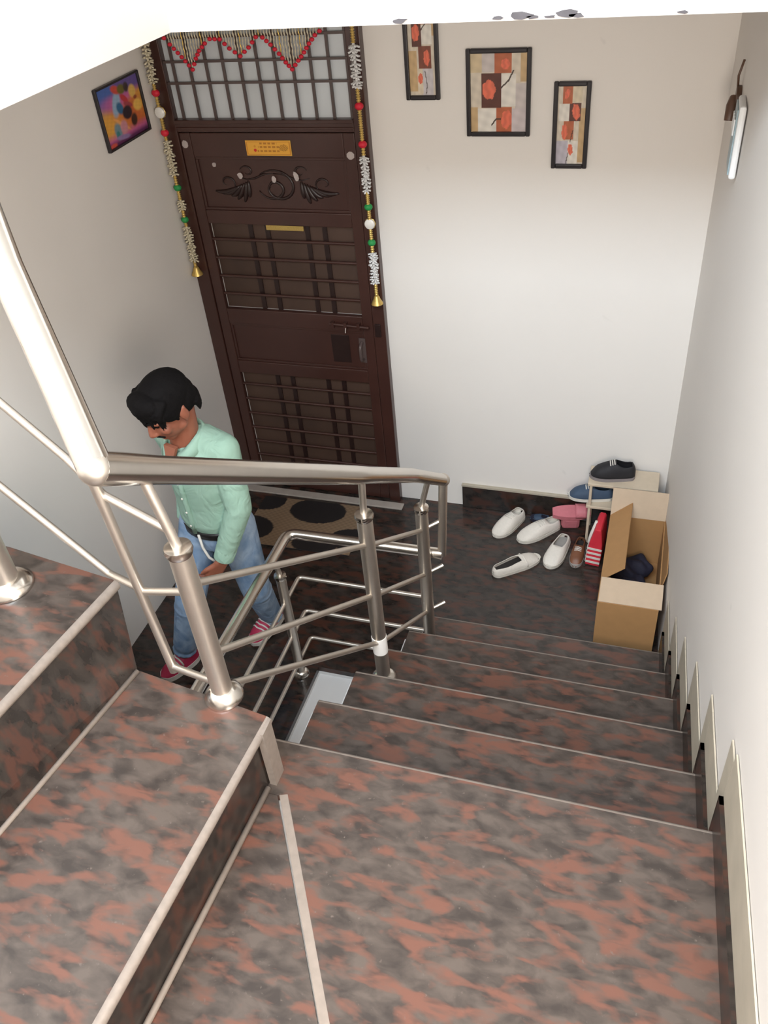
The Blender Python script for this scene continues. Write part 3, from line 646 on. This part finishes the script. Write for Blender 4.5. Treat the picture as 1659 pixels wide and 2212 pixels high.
bm = NB(); box(bm, (-0.33, -0.21, 0), (0.33, 0.21, 0.008)); obj('backing', bm, 'black', dm, bevel=0.004)
o = obj('pile', me, 'mat', dm); o.location = (0, 0, 0.0085)
# ------------------------------------------------------------------ shoes
def shoe_parts(par, L, W, hh, open0, open1, mat, sole_mat, ins_mat, toe=1.0, laces=0, strap=None):
    """shoe along +X (toe), heel at -L/2. open0..open1: fraction range of the opening"""
    n = 22
    def prof(u):
        w = W/2*(0.72+0.28*math.sin(math.pi*min(1, max(0, (u-0.05)))*1.0+0.0)+0.10*math.exp(-((u-0.68)/0.18)**2))
        e = min(1, (u/0.10)) if u < 0.10 else (min(1, ((1-u)/0.18)) if u > 0.82 else 1)
        return w*math.sqrt(max(0.0, 1-(1-e)**2))
    def top(u):
        if u < 0.45: return hh*(1-0.10*math.sin(math.pi*u/0.45))
        t = (u-0.45)/0.55; return hh*(1-t)**0.8*0.62 + hh*0.38*toe + 0.0
    us = [0.004+0.992*(0.5-0.5*math.cos(math.pi*k/n)) for k in range(n+1)]
    bm = NB(); loft(bm, [[Vector(((u-0.5)*L, s*prof(u)*1.04, z)) for s, z in ((-1, 0.0), (-1, 0.018), (1, 0.018), (1, 0.0))] for u in us]); obj('sole', bm, sole_mat, par, smooth=True, sharp=50)
    bm = NB(); K = 16; rows = []
    for u in us:
        w, t = prof(u), top(u); op = 0.0
        if open0 < u < open1: op = 0.62*math.sin(math.pi*((u-open0)/(open1-open0))**0.75)**0.5
        if u <= 0.10: t *= 0.35+0.65*math.sqrt(min(1, u/0.10))
        if u > 0.85: t *= max(0.25, math.sqrt(max(0, (1-u)/0.15)))
        row = []
        for k in range(K+1):
            s = -1+2*k/K
            sg = 1 if s > 0 else -1
            a = (1-abs(s)) * (1-op*0.55)
            ang = a*math.pi/2
            row.append(Vector(((u-0.5)*L, sg*w*math.cos(ang)**0.75 if abs(s) > 1e-6 or op > 0 else 0.0, 0.012+(t-0.012)*math.sin(ang)**0.8)))
        rows.append((row, op))
    V = [[bm.verts.new(p) for p in r] for r, _ in rows]
    for i in range(n):
        for k in range(K):
            if k in (K//2-1, K//2) and (rows[i][1] > 0 or rows[i+1][1] > 0):
                if rows[i][1] > 0.05 and rows[i+1][1] > 0.05: continue
            bm.faces.new((V[i][k], V[i+1][k], V[i+1][k+1], V[i][k+1]))
    o = obj('upper', bm, mat, par, smooth=True)
    m = o.modifiers.new('solid', 'SOLIDIFY'); m.thickness = 0.003; m.offset = -1
    bm = NB(); loft(bm, [[Vector(((u-0.5)*L, s*prof(u)*0.86, 0.022)) for s in (-1, 1)] for u in us[2:-4]], closed=False, cap0=False, cap1=False); obj('insole', bm, ins_mat, par)
    for i in range(laces):
        u = open1 + 0.02 + i*0.045; w, t = prof(u)*0.5, top(u)
        bm = NB(); tube(bm, [((u-0.5)*L, -w, t*0.93), ((u-0.49)*L, 0, t+0.004), ((u-0.5)*L, w, t*0.93)], 0.003, 8); obj('lace', bm, 'lace', o, smooth=True)
    if strap:
        bm = NB(); u = strap; w, t = prof(u), top(u)
        tube(bm, [((u-0.5)*L, -w*1.02, 0.02), ((u-0.5)*L, -w*0.8, t*0.8), ((u-0.5)*L, 0, t+0.003), ((u-0.5)*L, w*0.8, t*0.8), ((u-0.5)*L, w*1.02, 0.02)], 0.005, 8); obj('strap', bm, mat, par, smooth=True)
def shoe(name, label, cat, p_heel, p_toe, zb, W, hh, o0, o1, mat, sole, ins, group=None, tilt=0.0, **k):
    a, b = Vector((*p_heel, 0)), Vector((*p_toe, 0)); L = (b-a).length
    t = thing(name, label, cat, group, loc=((a.x+b.x)/2, (a.y+b.y)/2, zb)); t.rotation_euler = (0, tilt, math.atan2(b.y-a.y, b.x-a.x))
    shoe_parts(t, L, W, hh, o0, o1, mat, sole, ins, **k); return t
G = 'white shoes scattered on the floor'
shoe('canvas_shoe', 'white canvas shoe lying nearest the back wall skirting', 'shoe', (1.722, -0.030), (1.605, -0.250), Z0, 0.092, 0.075, 0.05, 0.36, 'shoe_white', 'sole_white', 'sole_white', G, laces=4)
shoe('canvas_shoe', 'white canvas shoe between the one at the skirting and the grey insole shoe', 'shoe', (1.932, -0.075), (1.735, -0.260), Z0, 0.095, 0.075, 0.05, 0.36, 'shoe_white', 'sole_white', 'sole_white', G, laces=4)
shoe('slip_on_shoe', 'white slip-on shoe with grey insole, its toe pointing to the stairs', 'shoe', (1.985, -0.190), (1.925, -0.440), Z0, 0.092, 0.065, 0.06, 0.55, 'shoe_white', 'sole_white', 'insole', G)
shoe('slip_on_shoe', 'white slip-on shoe with a dark opening, lying nearest the railing', 'shoe', (1.655, -0.550), (1.870, -0.360), Z0, 0.086, 0.062, 0.04, 0.60, 'shoe_white', 'sole_white', 'insole_dark', G, strap=0.64)
shoe('brown_shoe', 'brown leather shoe between the white slip-on and the striped bag', 'shoe', (2.070, -0.200), (2.056, -0.405), Z0, 0.066, 0.065, 0.06, 0.5, 'brown_leather', 'insole', 'insole_dark', None, laces=3)
# corner rack with more shoes
rk = thing('shoe_rack', 'low pale shoe rack in the corner behind the cardboard box', 'rack')
for z in (0.285, 0.43):
    bm = NB(); box(bm, (2.075, -0.195, z-0.016), (2.42, -0.035, z)); obj('shelf', bm, 'wood', rk, bevel=0.003)
for x in (2.085, 2.40):
    for y in (-0.190, -0.047):
        bm = NB(); box(bm, (x, y, Z0), (x+0.014, y+0.012, 0.43-0.016)); obj('leg', bm, 'wood', rk, bevel=0.002)
shoe('sneaker', 'black sneaker on top of the corner rack', 'shoe', (2.30, -0.10), (2.075, -0.13), 0.431, 0.09, 0.10, 0.05, 0.45, 'black', 'grey_shoe', 'insole_dark', None, laces=3)
shoe('canvas_shoe', 'blue grey canvas shoe sticking out of the left end of the rack', 'shoe', (2.205, -0.105), (1.975, -0.135), 0.2865, 0.085, 0.085, 0.06, 0.5, 'blue_shoe', 'sole_white', 'insole_dark', None, laces=3)
shoe('sneaker', 'grey sneaker on the lower shelf of the rack beside the blue shoe', 'shoe', (2.375, -0.09), (2.265, -0.14), 0.2865, 0.075, 0.075, 0.05, 0.45, 'grey_shoe', 'sole_white', 'insole_dark')
sl = thing('slipper', 'pink foam slipper leaning on the red and white bag', 'slipper', loc=(1.995, -0.09, Z0+0.100)); sl.rotation_euler = (0.25, 0.0, 0.2)
bm = NB(); loft(bm, [[Vector((-0.10+0.2*u, s*0.042*math.sin(math.pi*(0.08+0.84*u))**0.4, z)) for s, z in ((-1, 0), (-1, 0.028), (1, 0.028), (1, 0))] for u in [k/12 for k in range(13)]]); obj('sole', bm, 'pink', sl, smooth=True, sharp=40)
bm = NB(); loft(bm, [[Vector((0.02+0.06*k/4, 0.045*math.cos(a), 0.02+0.045*math.sin(a))) for a in [math.pi*i/10 for i in range(11)]] for k in range(5)], closed=False, cap0=False, cap1=False); o = obj('strap', bm, 'pink', sl, smooth=True); m = o.modifiers.new('s', 'SOLIDIFY'); m.thickness = 0.006
bm = NB(); box(bm, (-0.05, -0.035, -0.098), (0.05, 0.045, -0.0005)); obj('slipper_pair', bm, 'pink', sl, bevel=0.02)
shoe('slipper', 'dark blue slipper lying flat against the back skirting', 'slipper', (1.878, -0.0520), (1.770, -0.0520), Z0, 0.05, 0.035, 0.1, 0.5, 'blue_shoe', 'navy', 'navy')
# red and white striped bag
bg_ = thing('paper_bag', 'red paper bag with white stripes standing against the cardboard box', 'bag', loc=(2.148, -0.297, Z0+0.004)); bg_.rotation_euler = (0, 0.06, -0.08)
bm = NB(); loft(bm, [[(-0.036*s, -0.075*q, z), (0.036*s, -0.075*q, z), (0.036*s, 0.075*q, z), (-0.036*s, 0.075*q, z)] for z, s, q in ((0, 1, 1), (0.06, 1.05, 1.02), (0.15, 0.9, 1.0), (0.235, 0.5, 1.0), (0.245, 0.35, 1.0))]); obj('bag_body', bm, 'red', bg_, bevel=0.004)
for i, z in enumerate((0.02, 0.05, 0.08, 0.11)):
    bm = NB(); box(bm, (-0.0405, -0.074, z), (-0.037, 0.074-0.02*i, z+0.013)); box(bm, (-0.036, -0.080, z), (0.036, -0.0765, z+0.013)); obj('stripe', bm, 'lace', bg_, bevel=0.001)
bm = NB(); tube(bm, [(-0.036, -0.04, 0.12), (-0.032, -0.02, 0.16), (-0.016, 0.0, 0.24)], 0.012, 8); obj('white_band', bm, 'lace', bg_, smooth=True)
# ------------------------------------------------------------------ cardboard box
cb = thing('cardboard_box', 'open brown cardboard box with raised flaps at the foot of the stairs', 'box')
X0, X1, YA, YB, ZB = 2.205, 2.472, -0.915, -0.285, 0.318
th = 0.005
def wallq(name, a, b, mat='card'):
    bm = NB(); box(bm, a, b); return obj(name, bm, mat, cb)
wallq('front_panel', (X0, YA, Z0), (X1, YA+th, ZB)); wallq('back_panel', (X0, YB-th, Z0), (X1, YB, ZB))
wallq('side_panel', (X0, YA+th, Z0), (X0+th, YB-th, ZB)); wallq('side_panel', (X1-th, YA+th, Z0), (X1, YB-th, ZB)); wallq('bottom_panel', (X0+th, YA+th, Z0), (X1-th, YB-th, Z0+th))
def flap(name, p, q, e, mat):
    """flap hinged along p-q, extending by vector e"""
    p, q, e = Vector(p), Vector(q), Vector(e); n = (q-p).cross(e).normalized()*0.004
    bm = NB(); base = [p, q, q+e, p+e]; a = [bm.verts.new(v) for v in base]; b = [bm.verts.new(v+n) for v in base]
    bm.faces.new(a); bm.faces.new(b[::-1])
    for i in range(4): bm.faces.new((a[i], b[i], b[(i+1) % 4], a[(i+1) % 4]))
    return obj(name, bm, mat, cb)
flap('front_flap', (X0+0.004, YA+0.004, ZB), (X1+0.012, YA+0.004, ZB), (0, 0.130, 0.030), 'card_light')
flap('left_flap', (X0, YA+0.145, ZB+0.002), (X0, YB, ZB+0.002), (0.100, 0.02, 0.075), 'card')
flap('right_flap', (X1, YA+0.14, ZB+0.001), (X1, YB, ZB+0.001), (0.016, 0.0, 0.10), 'card')
flap('back_flap', (X0, YB, ZB), (X1, YB, ZB), (0, 0.045, 0.14), 'card_light')
bd = thing('cloth_bundle', 'dark navy cloth heaped inside the cardboard box', 'cloth')
bm = NB()
for p, r in (((2.31, -0.70, 0.115), 0.068), ((2.355, -0.60, 0.12), 0.07), ((2.31, -0.48, 0.11), 0.068), ((2.37, -0.42, 0.11), 0.062)): ball(bm, p, (r*1.15, r*1.25, r*0.8), 20, 14)
for v in bm.verts: v.co += Vector((math.sin(v.co.y*70+v.co.z*50), math.sin(v.co.x*80+v.co.z*40), 1.3*math.sin(v.co.x*60+v.co.y*75)))*0.009
obj('cloth', remesh(bm, 0.009, 2, 'cloth'), 'navy', bd)
cy = thing('crumpled_paper', 'grey brown crumpled wad at the front right inside the cardboard box', 'paper', loc=(2.408, -0.80, 0.235))
bm = NB(); bmesh.ops.create_icosphere(bm, subdivisions=3, radius=0.045)
for v in bm.verts: v.co *= 1+0.22*math.sin(v.co.x*160+v.co.y*90)*math.sin(v.co.z*140)
obj('wad', bm, 'grey_fluff', cy, smooth=True)
bm = NB(); box(bm, (2.375, -0.84, Z0+0.006), (2.445, -0.77, 0.2)); obj('wad_base', bm, 'black', cy, (0, 0, 0)) if False else bm.free()
cy.location.z = 0.205
# ------------------------------------------------------------------ man
man = thing('person', 'man with black hair in a mint green shirt and faded jeans walking and looking down', 'person', loc=(0, 0, 0))
V = Vector
pel = V((0.600, -1.30, 0.865)); ch = V((0.622, -1.345, 1.22)); nk = V((0.612, -1.385, 1.36)); hd = V((0.612, -1.442, 1.518))
shL = V((0.765, -1.375, 1.300)); elL = V((0.797, -1.415, 1.045)); wrL = V((0.700, -1.465, 0.800))
shR = V((0.480, -1.290, 1.295)); elR = V((0.455, -1.20, 1.050)); wrR = V((0.44, -1.28, 0.83))
hpL = V((0.680, -1.295, 0.84)); knL = V((0.700, -1.285, 0.465)); anL = V((0.668, -1.150, 0.115))
hpR = V((0.520, -1.305, 0.84)); knR = V((0.445, -1.435, 0.470)); anR = V((0.335, -1.460, 0.110))
ff = V((-0.40, -0.92, -0.47)).normalized()          # face direction (looking down)
hu = (V((0, 0, 1)) - ff*ff.z).normalized(); hr_ = ff.cross(hu).normalized()   # head up / his right
Mh = Matrix((hr_, ff, hu)).transposed()
def hp(x, y, z): return hd + Mh @ V((x, y, z))      # local head coords: right, forward, up
bm = NB()
ball(bm, hp(0, -0.012, 0.03), (0.078, 0.098, 0.092), 24, 18, Mh)       # skull
ball(bm, hp(0, 0.030, -0.035), (0.063, 0.070, 0.075), 22, 16, Mh)      # face
ball(bm, hp(0, 0.055, -0.092), (0.032, 0.030, 0.026), 14, 10, Mh)      # chin
capsule(bm, hp(-0.046, 0.012, -0.066), hp(0, 0.055, -0.095), 0.022, 0.022)
capsule(bm, hp(0.046, 0.012, -0.066), hp(0, 0.055, -0.095), 0.022, 0.022)
capsule(bm, hp(0, 0.093, 0.010), hp(0, 0.112, -0.032), 0.009, 0.013)   # nose
ball(bm, hp(0, 0.104, -0.038), (0.019, 0.013, 0.010), 12, 8, Mh)
capsule(bm, hp(-0.044, 0.078, 0.020), hp(-0.012, 0.092, 0.020), 0.011, 0.010); capsule(bm, hp(0.044, 0.078, 0.020), hp(0.012, 0.092, 0.020), 0.011, 0.010)
capsule(bm, hp(-0.018, 0.088, -0.066), hp(0.018, 0.088, -0.066), 0.007, 0.007); capsule(bm, hp(-0.015, 0.086, -0.077), hp(0.015, 0.086, -0.077), 0.008, 0.008)
ball(bm, hp(-0.044, 0.066, -0.028), (0.022, 0.024, 0.022), 12, 8, Mh); ball(bm, hp(0.044, 0.066, -0.028), (0.022, 0.024, 0.022), 12, 8, Mh)
for s in (-1, 1):
    ball(bm, hp(s*0.083, -0.012, -0.012), (0.010, 0.021, 0.034), 12, 10, Mh); capsule(bm, hp(s*0.086, -0.024, 0.014), hp(s*0.080, -0.006, -0.040), 0.008, 0.009)
capsule(bm, hp(0, -0.035, -0.05), nk+V((0, 0.005, -0.03)), 0.056, 0.060)
capsule(bm, nk+V((0, 0.01, -0.03)), ch, 0.062, 0.11)
capsule(bm, ch, pel, 0.115, 0.12); capsule(bm, hpL, hpR, 0.085, 0.085)
for a, b, c in ((shL, elL, wrL), (shR, elR, wrR)):
    capsule(bm, ch+V((0, 0, 0.07)), a, 0.06, 0.048); capsule(bm, a, b, 0.046, 0.037); capsule(bm, b, c, 0.036, 0.026)
for a, b, c, toe in ((hpL, knL, anL, V((0.632, -1.235, 0.072))), (hpR, knR, anR, V((0.292, -1.530, 0.062)))):
    capsule(bm, a, b, 0.078, 0.052); capsule(bm, b, c, 0.050, 0.036); capsule(bm, c-V((0, 0, 0.035)), toe, 0.030, 0.018)
def hand(wr, dr, side, curl):
    """palm + five fingers, dr = pointing direction, side = thumb side"""
    d_ = V(dr).normalized(); sd = (V(side)-d_*V(side).dot(d_)).normalized(); pn = d_.cross(sd)
    for s in (-0.024, -0.008, 0.008, 0.024): capsule(bm, wr+sd*s*0.7, wr+d_*0.078+sd*s, 0.014, 0.0115)
    for s, L in ((-0.028, 0.058), (-0.0095, 0.072), (0.0095, 0.078), (0.028, 0.070)):
        p0 = wr+d_*0.080+sd*s; p1 = p0+d_*L*0.42+pn*curl*L*0.16; p2 = p1+d_*L*0.30+pn*curl*L*0.26; p3 = p2+d_*L*0.16+pn*curl*L*0.28
        capsule(bm, p0, p1, 0.0090, 0.0085, 10); capsule(bm, p1, p2, 0.0085, 0.0078, 10); capsule(bm, p2, p3, 0.0078, 0.0068, 10)
    t0 = wr+d_*0.022+sd*0.024; t1 = t0+d_*0.032+sd*0.022; t2 = t1+d_*0.030+sd*0.004+pn*curl*0.008
    capsule(bm, t0, t1, 0.013, 0.0105, 10); capsule(bm, t1, t2, 0.0105, 0.008, 10)
hand(wrL+V((-0.016, -0.006, -0.028)), (-0.52, -0.15, -0.78), (-0.6, -0.5, 0.3), 1.0)
hand(wrR+V((0.0, -0.012, -0.026)), (0.05, -0.2, -0.95), (0.2, -1.0, -0.1), -1.0)
body = obj('body', remesh(bm, 0.0055, 3, 'body'), 'skin', man)
# face details
for s in (-1, 1):
    bm = NB(); ball(bm, hp(s*0.030, 0.083, 0.002), (0.012, 0.007, 0.0055), 12, 8, Mh); obj('eye', bm, 'hair', body, smooth=True)
    bm = NB(); capsule(bm, hp(s*0.012, 0.099, 0.026), hp(s*0.046, 0.082, 0.030), 0.0055, 0.004, 8); obj('eyebrow', bm, 'hair', body, smooth=True)
bm = NB(); capsule(bm, hp(0, 0.099, -0.053), hp(-0.026, 0.090, -0.059), 0.0075, 0.005, 10); capsule(bm, hp(0, 0.099, -0.053), hp(0.026, 0.090, -0.059), 0.0075, 0.005, 10); obj('moustache', bm, 'hair', body, smooth=True)
# hair
bm = NB()
ball(bm, hp(0, -0.022, 0.048), (0.091, 0.110, 0.088), 24, 18, Mh); ball(bm, hp(0, -0.055, 0.010), (0.085, 0.078, 0.085), 20, 14, Mh)
ball(bm, hp(0, 0.055, 0.090), (0.078, 0.048, 0.044), 18, 12, Mh); 
for s in (-1, 1): ball(bm, hp(s*0.070, 0.005, 0.045), (0.024, 0.060, 0.060), 14, 10, Mh); capsule(bm, hp(s*0.080, 0.016, 0.03), hp(s*0.078, 0.018, -0.012), 0.009, 0.006)
for k in range(70):
    x = -0.082+0.164*k/69; y0_ = 0.092-abs(x)*0.42; z0_ = 0.108-abs(x)*0.30
    L = 0.036+0.012*math.sin(k*2.3)+0.008*math.sin(k*5.1)
    capsule(bm, hp(x, y0_-0.035, z0_+0.006), hp(x+0.004*math.sin(k*1.7), y0_+0.008, z0_-L*0.55), 0.013, 0.009, 8)
    capsule(bm, hp(x+0.004*math.sin(k*1.7), y0_+0.008, z0_-L*0.55), hp(x+0.012*math.sin(k*0.9), y0_+0.012, z0_-L), 0.009, 0.0035, 8)
for k in range(26):
    x = -0.080+0.160*k/25; L = 0.034+0.026*math.sin(k*1.9)**2; y0_ = 0.098-abs(x)*0.5
    capsule(bm, hp(x, y0_, 0.072-abs(x)*0.3), hp(x+0.010*math.sin(k*1.3), y0_+0.012, 0.068-abs(x)*0.3-L), 0.0075, 0.0022, 8)
for k in range(22):
    a_ = math.pi+math.pi*(0.1+0.8*k/21); L = 0.018+0.010*math.sin(k*3.1)
    capsule(bm, hp(0.076*math.cos(a_), -0.058+0.066*math.sin(a_), -0.03), hp(0.070*math.cos(a_), -0.055+0.062*math.sin(a_), -0.055-L), 0.010, 0.004, 8)
obj('hair', remesh(bm, 0.0036, 1, 'hair'), 'hair', man)
# shirt
bm = NB()
ax = (shL-shR).normalized(); fx = ax.cross(V((0, 0, 1))).normalized()
def ring(c, rx, ry, n=28): return [c + ax*rx*math.cos(t)+fx*ry*math.sin(t) for t in [2*math.pi*k/n for k in range(n)]]
loft(bm, [ring(pel+V((0, 0, 0.005)), 0.150, 0.118), ring(pel+V((0, -0.008, 0.05)), 0.156, 0.124), ring((pel*2+ch)/3+V((0, 0, 0.03)), 0.152, 0.122), ring((pel+ch*2)/3, 0.156, 0.120), ring(ch, 0.165, 0.118), ring(ch+V((0, -0.01, 0.07)), 0.150, 0.100), ring(nk+V((0, 0.015, -0.055)), 0.10, 0.075), ring(nk+V((0, 0.012, -0.02)), 0.066, 0.062)])
for a, b, c in ((shL, elL, wrL), (shR, elR, wrR)):
    capsule(bm, ch+V((0, 0, 0.055))+(a-ch)*0.35, a, 0.080, 0.066); capsule(bm, a, b, 0.066, 0.054); capsule(bm, b, b+(c-b)*0.86, 0.054, 0.044)
    for k in range(5):
        t = 0.25+0.14*k; q = b+(c-b)*t; dd = (c-b).normalized(); tube(bm, [q-dd*0.010, q, q+dd*0.010], [0.040, 0.0535-0.0015*k, 0.040], 14)
    for k in range(3):
        t = 0.55+0.16*k; q = a+(b-a)*t; dd = (b-a).normalized(); tube(bm, [q-dd*0.012, q, q+dd*0.012], [0.045, 0.0625-0.002*k, 0.045], 14)
shirt = obj('shirt', remesh(bm, 0.007, 4, 'shirt'), 'shirt', man)
for c, b in ((wrL, elL), (wrR, elR)):
    dd = (c-b).normalized(); bm = NB(); tube(bm, [c-dd*0.062, c-dd*0.055, c-dd*0.002, c+dd*0.002], [0.040, 0.045, 0.043, 0.032], 20); obj('cuff', bm, 'shirt', shirt, smooth=True, sharp=50)
# collar: stand plus two leaves, open at the front
fxh = V((-0.30, -0.95, 0)).normalized(); axh = V((0.95, -0.30, 0)).normalized()
bm = NB(); rows = []
nc = nk + V((0.0, 0.008, -0.012))
for j, (dz, r) in enumerate(((-0.03, 0.072), (0.015, 0.070), (0.032, 0.074), (0.018, 0.086), (-0.018, 0.098))):
    row = []
    for k in range(25):
        t = math.radians(22+316*k/24) ; cf = math.cos(t)
        drop = 0.055*max(0, cf)**1.5
        row.append(nc + fxh*cf*r*(1.0+0.12*max(0, cf)) + axh*math.sin(t)*r + V((0, 0, dz-drop-0.010*cf)))
    rows.append(row)
loft(bm, rows, closed=False, cap0=False, cap1=False); o = obj('collar', bm, 'shirt', shirt, smooth=True); m = o.modifiers.new('s', 'SOLIDIFY'); m.thickness = 0.004
# open neck (skin V), placket and buttons
def front(t_x, z, off=0.0):
    c = pel+(ch-pel)*((z-pel.z)/(ch.z-pel.z)); ry = 0.122 if z < 1.15 else 0.122-(z-1.15)*0.16
    return c - fx*0 + (-1 if fx.y > 0 else 1)*fx*(ry*math.sqrt(max(0, 1-(t_x/0.155)**2))+off) + ax*t_x
bm = NB(); pts = [front(0.0, z, 0.001) for z in (0.88, 0.95, 1.02, 1.09, 1.16, 1.22)]; tube(bm, pts, 0.012, 8); obj('placket', bm, 'shirt', shirt, smooth=True)
for z in (0.93, 1.01, 1.09, 1.17):
    bm = NB(); ball(bm, front(0.0, z, 0.013), 0.005, 8, 6); obj('button', bm, 'lace', shirt, smooth=True)
bm = NB(); p = nk + fxh*0.062
tri = [p + axh*0.032 + V((0, 0, -0.012)), p - axh*0.032 + V((0, 0, -0.012)), p + fxh*0.040 + V((0, 0, -0.125))]
loft(bm, [[q + fxh*0.0 for q in tri], [q + fxh*0.016 for q in tri]]); obj('open_neck', bm, 'skin', body)
# jeans
bm = NB()
loft(bm, [ring(pel+V((0, 0, 0.03)), 0.140, 0.108), ring(pel, 0.146, 0.112), ring(pel+V((0, 0, -0.05)), 0.152, 0.116), ring(pel+V((0, 0, -0.10)), 0.140, 0.108)])
for a, b, c in ((hpL, knL, anL), (hpR, knR, anR)):
    capsule(bm, a, b, 0.092, 0.070); capsule(bm, b, b+(c-b)*0.80, 0.070, 0.058)
    for t, r in ((0.12, 0.074), (0.80, 0.060), (0.92, 0.061)):
        q = b+(c-b)*t; dd = (c-b).normalized(); tube(bm, [q-dd*0.014, q, q+dd*0.014], [r-0.014, r, r-0.014], 16)
jeans = obj('jeans', remesh(bm, 0.0075, 3, 'jeans'), 'denim', man)
bm = NB(); R1, R2 = ring(pel+V((0, -0.002, -0.012)), 0.1515, 0.1205), ring(pel+V((0, -0.002, 0.020)), 0.1500, 0.1195)
loft(bm, [R1, R2], cap0=False, cap1=False); o = obj('belt', bm, 'belt', man, smooth=True); m = o.modifiers.new('s', 'SOLIDIFY'); m.thickness = 0.006; m.offset = 1
bm = NB(); q = front(0.02, pel.z-0.02, 0.008); tube(bm, [q+V((0, 0, 0.03)), q+V((0.012, -0.012, -0.03)), q+V((0.035, -0.02, -0.075)), q+V((0.06, -0.015, -0.10))], 0.006, 8); obj('waist_cord', bm, 'lace', jeans, smooth=True)
# shoes of the man
for hx, tx, zb, tl in (((0.692, -1.075), (0.606, -1.295), Z0+0.012, 0.16), ((0.368, -1.395), (0.262, -1.585), Z0, 0.0)):
    a, b = V((*hx, 0)), V((*tx, 0)); L = (b-a).length
    t = bpy.data.objects.new('shoe', None); C.objects.link(t); t.parent = man; t.location = ((a.x+b.x)/2, (a.y+b.y)/2, zb+0.02*(tl > 0)); t.rotation_euler = (0, tl, math.atan2(b.y-a.y, b.x-a.x))
    bm = NB(); us = [k/14 for k in range(15)]
    def wd(u): return 0.046*max(0.02, (1-abs(2*u-1)**3.5))**0.5*(0.82+0.25*u)
    loft(bm, [[V(((u-0.5)*L, s*wd(u)*1.06, z)) for s, z in ((-1, 0), (-1, 0.026), (1, 0.026), (1, 0))] for u in us]); obj('sole', bm, 'lace', t, smooth=True, sharp=50)
    bm = NB(); rr = []
    for u in us:
        hgt = 0.105 if u < 0.35 else 0.105-0.062*((u-0.35)/0.65)**0.8
        hgt = max(0.03, hgt*max(0.2, 1-abs(2*u-1)**7)); rr.append([V(((u-0.5)*L, wd(u)*math.cos(a_), 0.020+(hgt-0.02)*math.sin(a_)**0.8)) for a_ in [math.pi*k/12 for k in range(13)]])
    loft(bm, rr); uo = obj('upper', bm, 'shoe_red', t, smooth=True, sharp=60)
    for u in (0.55, 0.63, 0.71):
        hgt = 0.105-0.062*((u-0.35)/0.65)**0.8
        bm = NB(); tube(bm, [V(((u-0.5)*L-0.01*abs(math.cos(a_)), wd(u)*1.02*math.cos(a_), 0.022+(hgt-0.02)*math.sin(a_)**0.8)) for a_ in [math.pi*(0.12+0.76*k/8) for k in range(9)]], 0.0042, 8); obj('stripe', bm, 'lace', t, smooth=True)
